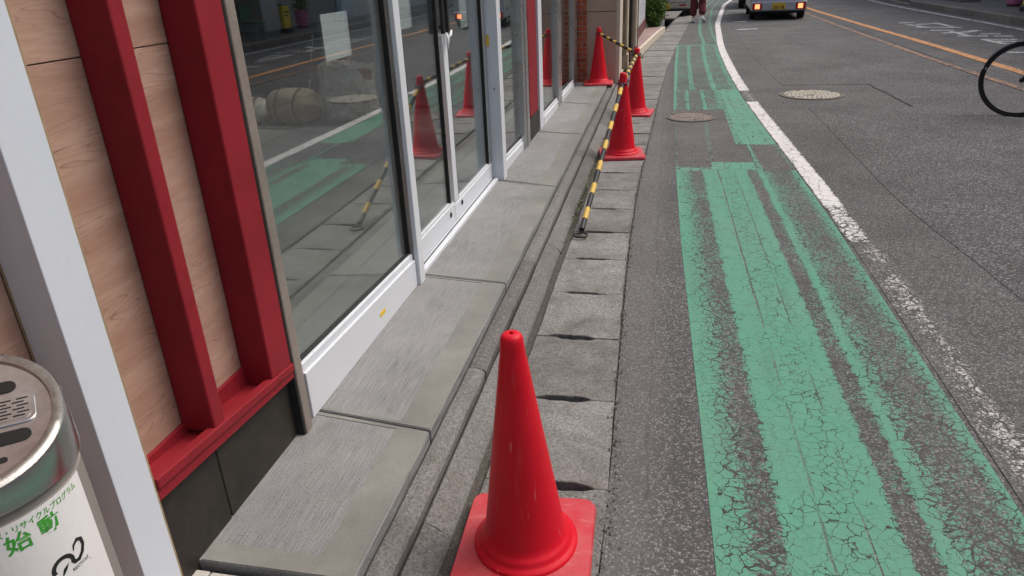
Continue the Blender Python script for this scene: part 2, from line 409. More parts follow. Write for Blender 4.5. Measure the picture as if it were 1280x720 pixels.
# coarse traffic-lane asphalt with the smoother square left round the manhole
LE = [(1.80,-4),(1.73,3.5),(1.58,5),(1.575,8.5),(1.5,10.1),(1.45,13.4),(1.63,23.5),(2.6,33),(5.5,50)]
lane_l = lambda y: smoothpl(LE, y, .5); lane_r = lambda y: pl([(3.98,-4),(3.98,14),(3.86,24),(4.2,33),(7.5,50)], y)
strip_mesh('lane_surface', lane_l, lane_r, ys(-4, 8.53, .5), -.01, .003, M['lane'], road)
strip_mesh('lane_surface', lambda y: lerp(2.645,2.565,(y-8.53)/1.62), lane_r, ys(8.53, 10.15, .5), -.01, .003, M['lane'], road)
strip_mesh('lane_surface', lane_l, lane_r, ys(10.15, 46, .7), -.01, .003, M['lane'], road)
far_l = lambda y: lane_r(y)+.6
strip_mesh('lane_surface', far_l, lambda y: smoothpl(KERB_R,y)-.55, ys(-4, 46, 1), -.01, .003, M['lane'], road)
strip_mesh('asphalt_patch', lambda y: .13, lambda y: .70, ys(6.1, 8.6, .5), -.01, .001, M['patch'], road)
# tar seams
M['tar'] = pm('tar_seam', (.022,.021,.021), .7, .1)
def seam(pts, wd, parent=road, z=.0075, jit=.012):
    out = []
    P = [Vector((*p, 0)) for p in pts]
    for a, b in zip(P, P[1:]):
        n = max(2, int((b-a).length/.08))
        for i in range(n): out.append(a.lerp(b, i/n))
    out.append(P[-1])
    vs_, fs_ = [], []
    for k, p in enumerate(out):
        t = (out[min(k+1,len(out)-1)] - out[max(k-1,0)]).normalized(); nrm = Vector((-t.y,t.x,0))
        c = p + nrm*random.uniform(-jit,jit); ww = wd*random.uniform(.35,1.1)
        vs_ += [(*(c+nrm*ww/2).xy, z), (*(c-nrm*ww/2).xy, z)]
    for k in range(len(out)-1): fs_.append((2*k,2*k+1,2*k+3,2*k+2))
    return MB().add(vs_, fs_).build('tar_seam', M['tar'], parent)
seam([(2.565,10.19),(2.64,8.59)], .022); seam([(1.575,8.5),(2.64,8.55)], .010); seam([(1.5,10.15),(2.56,10.19)], .010)

seam([(4.12+.0*y, y) for y in ys(6, 30, 2)], .02)

WL_R = [(1.27,-4),(1.245,2.27),(1.23,4.66),(1.07,9.07),(1.045,11.5),(1.09,15),(1.34,20.53),(2.04,29.0),(2.55,32.6),(3.8,40),(6,50)]
WL_L = [(x-.135, y) for x, y in WL_R]
GL = [(.215,-4),(.198,1.6),(.178,2.42),(.135,4.2),(.115,6),(.105,8.3),(.14,12.5),(.20,15.4)]
GRT = [(1.29,-4),(1.235,2.4),(1.13,4.28),(.985,6.3)]
grr = lambda y: smoothpl(WL_L, y) - .012
tag(strip_mesh('green_lane_marking', lambda y: pl(GL,y), grr, ys(-4, 5.86, .3), 0, .0042, M['green'], road, True, 6), 'cracked green cycle lane paint nearest the camera')
strip_mesh('green_lane_marking', lambda y: pl(GL,y), lambda y: .405, [5.80,5.92], 0, .0050, M['green_band'], road, True)
strip_mesh('green_lane_marking', lambda y: .405, lambda y: .745, [5.86,5.98,6.09], 0, .0042, M['green_solid'], road, True)
strip_mesh('green_lane_marking', lambda y: pl(GL,y), lambda y: pl(GL,y)+.022, ys(5.92,8.4,.4), 0, .0046, M['green_faint'], road, True)
strip_mesh('green_lane_marking', lambda y: .395+.008*(y-6), lambda y: .43+.012*(y-6), ys(6.09,8.0,.4), 0, .0046, M['green_faint'], road, True)
strip_mesh('green_lane_marking', lambda y: pl([(.755,5.86),(.745,6.8)],y), lambda y: pl([(.80,5.86),(.77,6.8)],y), ys(5.86,6.78,.3), 0, .0046, M['green_band'], road, True)
M['green_edge'] = paint('green_edge_paint', GREEN, [(0,.74),(.6,.74),(.85,.62),(1,.4)], 13)
strip_mesh('green_lane_marking', lambda y: .80-.03*(y-5.86), grr, ys(5.86,6.74,.3), 0, .0040, M['green_edge'], road, True)
strip_mesh('green_lane_marking', lambda y: .655+.0*(y), lambda y: .70, ys(6.74,9.85,.4), 0, .0047, M['green_band'], road, True)
strip_mesh('green_lane_marking', lambda y: .70, grr, ys(6.74,9.86,.3), 0, .0042, M['green_solid'], road, True)
strip_mesh('green_lane_marking', lambda y: pl(GL,y), grr, ys(9.86,15.42,.4), 0, .0042, M['green_far'], road, True, 4)
strip_mesh('green_lane_marking', lambda y: pl(GL,y), lambda y: .655, ys(8.45,9.86,.4), 0, .0040, M['green_far'], road, True, 4)
strip_mesh('green_lane_marking', lambda y: pl(GL,y), grr, [15.30,15.46], 0, .0055, M['green_band'], road, True)
CV = [(.0,15.4),(.0,18),(.1,21),(.5,27.7),(1.2,34),(3.5,46)]
for a, wd in ((.70,.07),(.97,.05)):
    strip_mesh('green_lane_marking', lambda y, a=a: a+smoothpl(CV,y)*(1.0), lambda y, a=a, wd=wd: a+wd+smoothpl(CV,y), ys(15.46,40,.7), 0, .0046, M['green_band'], road, True)
M['green_thin'] = paint('green_thin_paint', (.10,.22,.16), [(0,.62),(.3,.56),(.7,.50),(1,.48)], 16)
strip_mesh('green_lane_marking', lambda y: smoothpl(GUT_R,y)+.28, grr, ys(15.46,40,.7), 0, .0038, M['green_thin'], road, True, 3)
wl = lambda y: smoothpl(WL_L,y,.8); wr = lambda y: smoothpl(WL_R,y,.8)
M['white_mid'] = paint('white_fading_paint', (.64,.63,.625), [(0,.62),(.15,.36),(.8,.34),(1,.70)], 14, .3)
strip_mesh('white_edge_line', wl, wr, ys(4.25, 4.95, .2), 0, .0058, M['white_mid'], road, True, 2)
strip_mesh('white_edge_line', wl, wr, ys(4.95, 8.95, .3), 0, .0060, M['white_paint'], road, True, 2)
strip_mesh('white_edge_line', wl, wr, ys(9.0, 9.7, .3), 0, .0056, M['white_worn'], road, True, 2)
strip_mesh('white_edge_line', wl, wr, ys(9.75, 48, .5), 0, .0060, M['white_paint'], road, True, 2)
strip_mesh('white_edge_line', lambda y: wl(y)+.01, lambda y: wr(y)+.03, ys(-4, 4.25, .3), 0, .0056, M['white_worn'], road, True, 2)
OA = [(4.70,-4),(4.65,10.9),(4.59,15.2),(4.47,18.9),(4.39,22.2),(4.32,25.5),(4.6,33),(5.6,41),(7.4,50)]
OB = [(4.2,-4),(4.13,9.9),(4.02,12),(3.97,15),(3.91,19.6),(3.93,24),(4.2,33),(5.2,41),(7,50)]
tag(strip_mesh('orange_center_line', lambda y: smoothpl(OA,y)-.07, lambda y: smoothpl(OA,y)+.09, ys(-4,48,.7), 0, .0075, M['orange_paint'], road, True, 2), 'bold orange centre line')
strip_mesh('orange_center_line', lambda y: smoothpl(OB,y)-.05, lambda y: smoothpl(OB,y)+.06, ys(-4,48,.7), 0, .0080, M['orange_worn'], road, True, 2)
strip_mesh('far_edge_line', lambda y: smoothpl(KERB_R,y)-.42, lambda y: smoothpl(KERB_R,y)-.30, ys(-4,48,.7), 0, .006, M['white_text'], road, True)
for i, (a, b, c, d) in enumerate([(5.31,19.28,5.64,19.29),(5.54,18.75,6.01,18.88),(5.36,18.82,5.51,18.02),(5.33,18.04,6.13,17.73),(6.02,19.01,6.03,17.96),(5.4,17.29,5.8,17.17),(5.42,16.62,5.89,16.68),(5.87,16.69,6.2,17.01),(5.46,15.94,5.97,15.83),(5.68,16.96,5.66,15.97),(5.99,16.26,6.31,16.17),(6.04,15.78,6.34,15.7),(5.66,15.24,6.18,15.1),(5.66,14.91,6.13,14.74),(5.66,15.24,5.73,14.43),(5.71,14.5,6.03,14.43),(5.7,14.16,5.95,14.11),
        (5.3,13.2,6.3,13.1),(5.8,13.5,5.8,12.0),(5.35,12.3,6.25,12.2),(5.4,11.2,6.2,11.1),(5.5,11.4,5.4,10.2),(6.15,11.4,6.2,10.2)]):
    p, q = Vector((a,b)), Vector((c,d)); t = (q-p).normalized(); nn = Vector((-t.y,t.x))*(.085 if abs(t.x) > .5 else .06)
    z = .0062 + .0004*(i % 5); poly = [p+nn, p-nn, q-nn, q+nn]
    o = MB().add([(v.x,v.y,z) for v in poly], [(0,1,2,3)]).build('road_lettering_stroke', M['white_text'], road)
    ul = o.data.uv_layers.new(name='UVMap')
    for lp in o.data.loops: ul.data[lp.index].uv = (.5, .5)
for a, b, c, d in ((1.60,18.5,2.10,18.68),(1.70,20.85,2.05,21.0),(1.9,25.5,2.5,25.7)):
    o = MB().add([(a,b,.0095),(c,d-.05,.0095),(c,d+.14,.0095),(a,b+.17,.0095)], [(0,1,2,3)]).build('white_dash', M['white_text'], road)
    ul = o.data.uv_layers.new(name='UVMap')
    for lp in o.data.loops: ul.data[lp.index].uv = (.5, .5)

# ------------------------------------------------------------------ gutter, kerb, apron
gut = MB().add([(-.62,-4,-.22),(-.05,-4,-.22),(1.6,30,-.22),(1.0,30,-.22)], [(0,1,2,3)])
gut.add([(-.62,-4,-.22),(1.0,30,-.22),(1.0,30,-.03),(-.62,-4,-.03)], [(0,1,2,3)])
gutter = gut.build('gutter', M['dark_pit']); tag(gutter, kind='structure')
GUT_L = [(-.536,-4),(-.536,4.2),(-.53,8),(-.54,10.2),(-.50,11.5),(-.44,13.7),(-.19,17.2),(.02,20),(.6,27.8),(1.5,36)]
jy = [-1.3,-.78,-.26,.26,.78,1.32,1.85,2.37,2.88,3.37,3.85,4.31,4.79,5.24]
while jy[-1] < 29: jy.append(jy[-1] + random.uniform(.47,.52))
for k in range(len(jy)-1):
    y0, y1 = jy[k], jy[k+1]; a = .0025
    l0, r0, l1, r1 = pl(GUT_L,y0), pl(GUT_R,y0), pl(GUT_L,y1), pl(GUT_R,y1)
    big = random.random() < .75
    def notch(l, r, y, s):      # chipped hand-hole in the slab's end
        wdt = r-l; d = (random.uniform(.010,.015) if big else random.uniform(.002,.006)) * (1 if y < 8 else .5)
        if 1.2 < y < 3.1: d = .0175
        if 1.7 < y < 2: d = .021
        x0 = l + wdt*random.uniform(.12,.26); x1 = l + wdt*(.88 if 1.7 < y < 2 else random.uniform(.66,.80))
        n = 9; out = []
        for i in range(n+1):
            f = i/n; e = min(1, min(f, 1-f)*7); out.append((lerp(x0,x1,f), y + s*d*e*random.uniform(.75,1.2)))
        return out
    bottom = [(l0+.004, y0+a)] + notch(l0,r0,y0+a,1) + [(r0-.006, y0+a)]
    top = [(r1-.006, y1-a)] + notch(l1,r1,y1-a,-1)[::-1] + [(l1+.004, y1-a)]
    dz = random.uniform(-.006,.004)
    tilt = random.uniform(-.004,.004)
    poly = bottom + [(lerp(r0,r1,f)-.006+random.uniform(-.004,.003), lerp(y0,y1,f)) for f in (.25,.5,.75)] + top + [(lerp(l0,l1,f)+.004+random.uniform(-.003,.003), lerp(y0,y1,f)) for f in (.75,.5,.25)]
    o = MB().prism(poly, -.07+dz, 0+dz).build('gutter_slab', M['slab'], gutter, .005)
M['grime'] = rough_conc('gutter_grime', (.035,.032,.028), (.13,.12,.105), .4)
strip_mesh('grime_fill', lambda y: pl(GUT_R,y)-.012, lambda y: pl(GUT_R,y)+.03, ys(-2,29,.3), -.2, -.010, M['grime'], gutter)
strip_mesh('grime_fill', lambda y: pl(GUT_L,y)-.05, lambda y: pl(GUT_L,y)+.012, ys(-2,29,.3), -.2, -.016, M['grime'], gutter)
kerb = empty('kerb', (0,0,0)); tag(kerb, kind='structure')
def KX(y): return pl([(0,-4),(0,10),(.10,11.5),(.30,16.5),(.62,20),(1.1,26),(1.9,34)], y)
for (xa, xb, za, zb, yoff, L) in ((-.738,-.664,.078,.074,0,1.2),(-.656,-.566,.052,.012,.35,1.2)):
    y = -2.4 + yoff
    while y < 10.2:
        y2 = y + L*random.uniform(.97,1.03)
        n = 8
        vs_, fs_ = [], []
        for i in range(n+1):
            yy = lerp(y+.003, y2-.003, i/n); j = random.uniform(-.003,.003); j2 = random.uniform(-.002,.002)
            vs_ += [(xa+KX(yy),yy,-.2),(xa+KX(yy)+j*.5,yy,za-.012),(xa+.010+KX(yy)+j*.5,yy,za+j2),(lerp(xa,xb,.5)+KX(yy),yy,(za+zb)/2+.004+j2),(xb-.010+KX(yy)+j,yy,zb+j2),(xb+KX(yy)+j,yy,zb-.012),(xb+KX(yy),yy,-.2)]
        for i in range(n):
            for q in range(6): fs_.append((i*7+q, i*7+q+1, i*7+7+q+1, i*7+7+q))
        fs_ += [tuple(range(7)), tuple(range(n*7, n*7+7))]
        MB().add(vs_, fs_).build('kerb_strip', M['kerb'], kerb, smooth=False)
        y = y2
MB().box(-.75,-.655,-2.4,10.2,-.22,.03).build('kerb_joint', M['dark_pit'], kerb)
apron = empty('concrete_apron', (0,0,0)); tag(apron, kind='structure')
ay = [(1.27,1.27),(1.945,2.03),(3.215,3.30),(4.95,5.16),(6.70,6.88),(8.26,8.52),(10.02,10.02)]   # outer, inner y of each joint
XO, XI = -.745, -1.34
for k in range(len(ay)-1):
    (o0,i0), (o1,i1) = ay[k], ay[k+1]; gp = .0055
    def P(x, f):             # point at along-fraction f
        t = (x-XO)/(XI-XO)
        t = min(t, 1.0)
        return (x, lerp(lerp(o0,i0,t)+gp, lerp(o1,i1,t)-gp, f))
    zt = .1
    s = MB().prism([P(XO,0),P(XO,1),P(XI,1),P(XI,0)], -.2, zt).build('apron_slab', M['brushed'], apron, .004)
    xb = XO-.122
    b = MB()
    e = .065 if k == 0 else .018
    L = (o1-o0); fy = e/L; fe = 1-.018/L
    def sheet(poly): b.prism(poly, zt-.004, zt+.0022)
    sheet([P(XO-.004,.003),P(XO-.004,.997),P(xb,.997),P(xb,.003)])
    sheet([P(xb-.0005,.003),P(xb-.0005,fy),P(-1.19,fy),P(-1.19,.003)])
    sheet([P(xb-.0005,fe),P(xb-.0005,.997),P(-1.19,.997),P(-1.19,fe)])
    b.build('trowelled_border', M['trowel'], s)
MB().box(XI+.02, XO-.02, 1.3, 10, -.25, .075).build('joint_filler', M['dark_pit'], apron)
# pale pavers in front of the apron and around the bin
pav = MB().box(-1.36,-.75,-2.4,1.262,-.2,.074).build('paver_bed', M['dark_pit']); tag(pav, kind='structure')
for i in range(6):
    for j in range(18):
        x0 = -1.36 + i*.1015; y1 = 1.262 - j*.2015
        MB().box(x0+.002, x0+.0995, y1-.1995, y1-.002, (.05), .080+random.uniform(-.0015,.0015)).build('paver', M['tile'], pav, .003)

# far pavement
fk = strip_mesh('far_sidewalk', lambda y: smoothpl(KERB_R,y)+.17, lambda y: smoothpl(KERB_R,y)+2.4, YS, -.28, .125, M['pave']); tag(fk, kind='structure')
y = -3.5
while y < 60:
    y2 = y+1.0; low = 24.6 < y < 33
    zt = .05 if low else .15
    xx = [smoothpl(KERB_R,y+.005), smoothpl(KERB_R,y2-.005)]
    MB().hexa([(xx[0],y+.005,-.2),(xx[0]+.17,y+.005,-.2),(xx[1]+.17,y2-.005,-.2),(xx[1],y2-.005,-.2),(xx[0]+.01,y+.005,zt),(xx[0]+.17,y+.005,zt),(xx[1]+.17,y2-.005,zt),(xx[1]+.01,y2-.005,zt)]).build('kerb_stone', M['far_kerb'], fk, .015)
    y = y2
# ------------------------------------------------------------------ the shop building
shop = empty('shop_building', (-1.2, 4, .05))
tag(shop, 'shop front with red posts, plywood panels and tall glass windows beside the concrete apron', 'building')
FX = -1.17
def bx(name, mat, x0, x1, y0, y1, z0, z1, parent=shop, bevel=.003): return MB().box(x0,x1,y0,y1,z0,z1).build(name, mat, parent, bevel)
def zs(y): return lerp(.455, .388, (y-1.18)/.68)          # outer top edge of the red sill, slightly out of level
# skirting slabs
def slant(x0, x1, y0, y1, z0a, z0b, z1a, z1b):
    return MB().hexa([(x0,y0,z0a),(x1,y0,z0a),(x1,y1,z0b),(x0,y1,z0b),(x0,y0,z1a),(x1,y0,z1a),(x1,y1,z1b),(x0,y1,z1b)])
slant(-1.30,-1.20,1.181,1.444,.03,.03,zs(1.181)-.066,zs(1.444)-.062).build('skirting_slab', M['skirt'], shop, .003)
slant(-1.30,-1.201,1.449,1.868,.03,.03,zs(1.449)-.062,zs(1.868)-.055).build('skirting_slab', M['skirt'], shop, .003)
# red sill: base and front lip
sill = slant(-1.29,-1.171,1.181,1.862,zs(1.18)-.066,zs(1.86)-.055,zs(1.18)-.03,zs(1.86)-.026).build('red_sill', M['red'], shop, .002)
slant(-1.196,-1.164,1.181,1.862,zs(1.18)-.031,zs(1.86)-.027,zs(1.18),zs(1.86)).build('sill_lip', M['red'], sill, .004)
slant(-1.276,-1.264,1.181,1.862,zs(1.18)-.031,zs(1.86)-.027,.437,.437).build('back_strip', M['red'], sill, .002)
# plywood boards
for (y0, y1) in ((1.181,1.452),(1.455,1.862)):
    for (z0, z1) in ((.436,1.4085),(1.4115,2.7)):
        bx('plywood_panel', M['wood'], -1.296, -1.275, y0, y1, z0, z1, bevel=.001)
def post(y0, y1, z0):
    o = bx('red_post', M['red'], -1.2745, FX, y0, y1, z0, 2.7, bevel=.006); return o
post(1.430, 1.480, .415); post(1.737, 1.858, .352)
# white boxed post
wp = bx('white_post', M['white_post'], -1.262, FX, 1.068, 1.174, .03, 2.7, bevel=.002)
bx('board_edge', M['edge'], -1.262, -1.1715, 1.1742, 1.1805, .03, 2.7, wp, .001)
bx('board_edge', M['edge'], -1.2685, -1.2622, 1.0675, 1.174, .03, 2.7, wp, .001)
bx('plywood_panel', M['wood'], -1.29, -1.2688, .10, 1.0665, .06, 1.52, bevel=.001)
bx('plywood_panel', M['wood'], -1.29, -1.2688, .10, 1.0665, 1.523, 2.7, bevel=.001)
bx('plywood_panel', M['wood'], -1.29, -1.2688, -.50, .097, .06, 2.7, bevel=.001)
bx('inner_wall', M['int_wall'], -1.50, -1.302, -.5, 1.90, -.2, 2.7)
# bronze jamb
jm = bx('window_jamb', M['alu_brown'], -1.25, -1.166, 1.868, 1.912, .1, 2.7, bevel=.004)
bx('jamb_stop', M['alu_brown'], -1.262, -1.196, 1.9125, 1.962, .1, 2.7, jm, .003)
bx('jamb_gasket', M['gasket'], -1.24, -1.172, 1.859, 1.867, .1, 2.7, jm, 0)
def window(y0, y1, zb0, zb1, xg=-1.226, rail_mat=None, front=-1.188, name='window'):
    root = MB()
    root = slant(xg-.03, front, y0, y1, .1, .1, zb0-.032, zb1-.030).build(name, rail_mat or M['alu_white'], shop, .003)   # bottom rail carries the pane
    slant(xg-.02, front-.012, y0, y1, zb0-.0318, zb1-.0298, zb0, zb1).build('glazing_bead', M['alu_white'], root, .003)
    slant(xg-.010, xg+.012, y0, y1, zb0+.0002, zb1+.0002, zb0+.008, zb1+.008).build('gasket', M['gasket'], root)
    slant(xg-.003, xg+.003, y0-.01, y1+.01, zb0-.01, zb1-.01, 2.6, 2.6).build('pane', M['glass'], root)
    bx('head_rail', M['alu_white'], xg-.03, front, y0, y1, 2.6, 2.7, root)
    return root
w1 = window(1.963, 3.150, .318, .268)
lb = MB().box(-1.1878,-1.1862,2.645,2.705,.165,.185).build('sticker', M['yellow_label'], w1)
# mullion between the fixed window and the doors
def mullion(y0, y1, xb=-1.262, xf=FX):
    m = bx('mullion', M['alu_grey'], xb, xf-.022, y0+.004, y1-.004, .1, 2.7, bevel=.003)
    bx('cover_strip', M['alu_white'], xf-.0218, xf, y0, y1, .1, 2.7, m, .003)
    bx('gasket', M['gasket'], -1.240, -1.212, y0-.004, y0+.0035, .1, 2.7, m, 0)
    bx('shaded_face_strip', M['alu_brown'], -1.2115, xf-.03, y0-.002, y0+.0035, .1, 2.7, m, .001)  # bronze tone paints the shade and reflections on this side face
    return m
mullion(3.152, 3.226)
# sliding doors
bx('door_track', M['alu_white'], -1.34, -1.195, 3.228, 5.098, .08, .121)
bx('track_groove', M['gasket'], -1.232, -1.224, 3.228, 5.098, .115, .1225, bevel=0)
def leaf(y0, y1, zb, lstile, rstile, lm, rm):
    x0, x1 = -1.270, -1.240
    r = bx('door_leaf', M['alu_white'], x0, x1, y0, y1, .124, zb-.02)
    bx('glazing_bead', M['alu_white'], x0+.004, x1-.006, y0, y1, zb-.0198, zb, r)
    bx('stile', lm, x0, x1+.001, y0, y0+lstile, zb+.0002, 2.55, r)
    bx('stile', rm, x0, x1+.001, y1-rstile, y1, zb+.0002, 2.55, r)
    bx('gasket', M['gasket'], x0+.01, x1+.0005, y0+lstile, y0+lstile+.006, zb, 2.55, r, 0)
    bx('gasket', M['gasket'], x0+.01, x1+.0005, y1-rstile-.006, y1-rstile, zb, 2.55, r, 0)
    MB().box(-1.258,-1.252,y0+lstile-.01,y1-rstile+.01,zb-.01,2.5).build('pane', M['glass'], r)
    bx('top_rail', M['alu_white'], x0, x1, y0, y1, 2.5502, 2.64, r)
    return r
l1 = leaf(3.232, 4.070, .268, .05, .075, M['alu_grey'], M['alu_grey'])
l2 = leaf(4.076, 5.098, .250, .085, .085, M['alu_white'], M['alu_grey'])
bx('door_header', M['alu_white'], -1.34, -1.20, 3.228, 5.098, 2.642, 2.7)
for lf, y in ((l1, 4.030), (l2, 4.120)):
    h = MB().box(-1.230,-1.208,y-.014,y+.014,1.235,1.80)
    h.box(-1.2395,-1.2305,y-.008,y+.008,1.26,1.28).box(-1.2395,-1.2305,y-.008,y+.008,1.74,1.76)
    h.build('handle', M['black_plastic'], lf, .004)
for lf, y in ((l1, 3.97), (l2, 4.23)):
    d = MB().lathe([(.012,0),(.012,.004),(.016,.004),(.016,.0)], 16).build('lock', M['gasket'], lf)
    d.rotation_euler = (0, R(90), 0); d.location = (-1.2395, y, .20)
# white strip of cloth knotted under the handle
t_ = MB().tube([(-1.222,4.10,1.235),(-1.216,4.105,1.20),(-1.217,4.095,1.15)], [.006,.010,.006], 6).tube([(-1.216,4.105,1.205),(-1.206,4.135,1.222),(-1.204,4.15,1.245)], [.008,.009,.004], 6)
tag(t_.build('cloth_tie', M['paper'], None, smooth=True), 'white cloth strip knotted below the black door handle', 'cloth')
# white post after the doors
p2 = bx('white_door_post', M['alu_white'], -1.34, -1.152, 5.10, 5.215, .1, 2.7, bevel=.003)
bx('yellow_sticker', M['yellow_label'], -1.234, -1.215, 5.098, 5.0995, 1.06, 1.135, p2, 0)
d = MB().lathe([(.006,0),(.006,.003)], 12).build('screw_cap', M['gasket'], p2); d.rotation_euler = (R(90),0,0); d.location = (-1.195,5.0997,.77)
window(5.217, 6.10, .215, .195, -1.222)
j = bx('window_jamb', M['alu_grey'], -1.262, FX-.004, 6.102, 6.36, .1, 2.7, bevel=.004)
bx('jamb_stop', M['alu_grey'], -1.20, FX+.004, 6.20, 6.25, .1, 2.7, j, .002)
bx('red_post', M['red'], -1.262, FX, 6.365, 6.62, .32, 2.7, bevel=.005)
bx('red_post', M['red'], -1.262, FX-.02, 6.622, 6.89, .30, 2.7, bevel=.005)
bx('skirting_slab', M['skirt'], -1.262, FX-.01, 6.365, 6.895, .05, .298)
j = bx('window_jamb', M['alu_white'], -1.262, FX, 6.90, 7.10, .1, 2.7, bevel=.004)
window(7.102, 8.10, .218, .205, -1.20, front=-1.165)
mm = bx('mullion', M['alu_grey'], -1.262, FX+.008, 8.102, 8.40, .1, 2.7, bevel=.01)
window(8.402, 9.55, .205, .19, -1.20, front=-1.165)
bx('window_jamb', M['alu_grey'], -1.262, FX, 9.552, 9.97, .1, 2.7, bevel=.004)
# interior, skylight added for its light, low parapet
bx('interior_floor', M['int_floor'], -6, -1.345, 1.9, 10, -.25, .118, bevel=0)
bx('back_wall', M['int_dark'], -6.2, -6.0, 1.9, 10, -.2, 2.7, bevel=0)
bx('side_wall', M['int_wall'], -6.2, -1.302, 1.75, 1.899, -.2, 2.7, bevel=0)
bx('end_partition', M['int_wall'], -6.2, -1.30, 10.0, 10.12, -.2, 2.7, bevel=0)
bx('partition', M['int_wall'], -3.62, -1.9, 8.1, 8.2, .118, 2.7, bevel=0)
bx('partition_door', M['int_wall'], -3.02, -2.0, 8.06, 8.098, .13, 2.1, bevel=.002)
bx('dark_cupboard', M['int_dark'], -5.9, -3.72, 8.3, 8.9, .118, 2.2, bevel=.01)
for (x0,x1,y0,y1) in ((-6.2,-5.8,1.75,10.1),(-1.7,-1.31,1.75,10.1),(-5.799,-1.701,1.75,4.0),(-5.799,-1.701,8.0,10.1)): bx('ceiling', M['int_wall'], x0, x1, y0, y1, 2.702, 2.8, bevel=0)  # ceiling strips leave a hole for the added skylight
bx('added_skylight_kerb', M['upper_wall'], -5.9, -5.8, 3.9, 8.1, 2.801, 2.95); bx('added_skylight_pane', M['glass'], -5.8, -1.71, 4.0, 8.0, 2.82, 2.83, bevel=0)  # unseen skylight, added so daylight brightens the sacks inside
bx('fascia', M['red'], -1.31, -1.12, -.5, 10.0, 2.701, 3.15)
bx('upper_wall', M['upper_wall'], -1.7, -1.2, -.5, 10.0, 3.151, 3.55)  # kept low so the sun reaches the added skylight
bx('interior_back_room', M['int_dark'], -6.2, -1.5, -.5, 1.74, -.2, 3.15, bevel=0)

# paper notices taped inside the glass
def notice(y0, y1, z0, z1, x, label, tape=True):
    o = MB().box(x-.0008, x, y0, y1, z0, z1).build('paper_notice', M['paper'])
    tag(o, label, 'notice', 'paper notices taped to the glass')
    if tape:
        for yy in (y0+.008, y1-.008): MB().box(x+.0002, x+.0008, yy-.007, yy+.007, z0, z1).build('tape', M['tape'], o)
notice(2.555, 2.79, 1.262, 1.427, -1.2295, 'blank white notice taped in the first big window beside the red post')
notice(3.44, 3.64, 1.302, 1.50, -1.2590, 'white notice on the near sliding door leaf')
notice(4.54, 4.72, 1.222, 1.39, -1.2590, 'white notice on the far sliding door leaf beside the white post')

# bags and rubbish inside
def sackmesh(rx, ry, h, seed, lobes=.12, top=.6, n=28, m=14, lie=False):
    rnd = random.Random(seed); ph = [rnd.uniform(0,6.28) for _ in range(12)]
    vs_, fs_ = [], []
    for k in range(m+1):
        f = k/m
        prof = ((max(0,1-abs(2*f-1)**2.6))**.5 if lie else (min(1,f*9)**.5)*(1-(1-top)*f**2.2))
        if lie and (k == 0 or k == m): prof = .02
        for i in range(n):
            a = 2*math.pi*i/n
            wv = 1 + lobes*(.5*math.sin(3*a+ph[0]+4*f)+.35*math.sin(5*a+ph[1]-5*f)+.3*math.sin(9*a+ph[2]+7*f)*f+.22*math.sin(14*a+ph[3]+9*f)) + rnd.uniform(-.012,.012)
            vs_.append((rx*prof*wv*math.cos(a), ry*prof*wv*math.sin(a), h*(f + .03*math.sin(4*a+ph[4])*(f))))
    for k in range(m):
        for i in range(n): q = (i+1) % n; fs_.append((k*n+i,k*n+q,k*n+n+q,k*n+n+i))
    fs_.append(tuple(range(n))[::-1])
    if lie: fs_.append(tuple(m*n+i for i in range(n)))
    return MB().add(vs_, fs_)
M['sack'] = pm('sack_plastic', (.62,.57,.47), .45, .25, 7, .15, 60, .4, 25, dirt=.5, dcol=(.17,.12,.07), dsc=6)
M['clear_bag'] = pm('clear_bag_plastic', (.66,.64,.58), .4, .35, 9, .3, 30, 1.0, 14, dirt=.75, dcol=(.24,.19,.12), dsc=7)
M['jute'] = pm('straw_sack', (.46,.36,.22), .8, .25, 8, .3, 80, .5, 60, dirt=.4)
M['rope'] = pm('brown_rope', (.16,.09,.045), .8, .2, 40)
bag = sackmesh(.30,.27,.60,3,.16,.95).build('rubbish_bag', M['clear_bag'], None, smooth=True); bag.location = (-3.30,7.30,.119)
tag(bag, 'tall clear bag stuffed with rubbish standing behind the first window', 'bag')
rb = random.Random(5)
tr = MB()
for _ in range(26):
    a = rb.uniform(0,6.28); r_ = rb.uniform(0,.2); x, y, z = r_*math.cos(a), r_*math.sin(a), rb.uniform(.42,.56); s = rb.uniform(.025,.07)
    tr.tube([(x,y,z),(x+rb.uniform(-.1,.1),y+rb.uniform(-.1,.1),z+rb.uniform(-.02,.08))], s*.6, 5)
o = obj('rubbish', tr.mesh('rubbish'), M['sack'], None); o.parent = bag
bb = MB().box(-.02,.2,-.2,-.14,.5,.6).mesh('red_carton'); o = obj('red_carton', bb, pm('red_carton', (.22,.03,.03), .6, .2, 20), None); o.parent = bag; o.rotation_euler = (.1,.15,.3)
def lying(loc, rx, ry, L, rz, mat, label, seed):
    mb = sackmesh(rx, ry, L, seed, .10, .6, 26, 14, True)
    o = mb.build('tied_sack', mat, None, smooth=True); o.rotation_euler = (0, R(90), rz); o.location = loc; tag(o, label, 'sack', 'sacks lying inside the shop')
    for f in (.33,.66):
        pr = (1-abs(2*f-1)**2.6)**.5*1.04
        rp = MB().tube([(rx*pr*math.cos(a), ry*pr*math.sin(a), L*f) for a in [2*math.pi*i/20 for i in range(20)]], .012, 6, True).mesh('rope', True)
        q = obj('rope', rp, M['rope'], None); q.parent = o
    return o
lying((-4.22,7.2,.30), .185, .20, .68, R(-6), M['jute'], 'brown straw sack tied with rope lying left of the tall bag', 11)
lying((-4.62,7.05,.26), .14, .16, .5, R(12), M['sack'], 'pale sack lying against the bronze window jamb, leftmost of the sacks', 12)
lying((-4.35,7.55,.24), .12, .15, .7, R(3), M['jute'], 'flat straw sack lying behind the tied sack', 13)
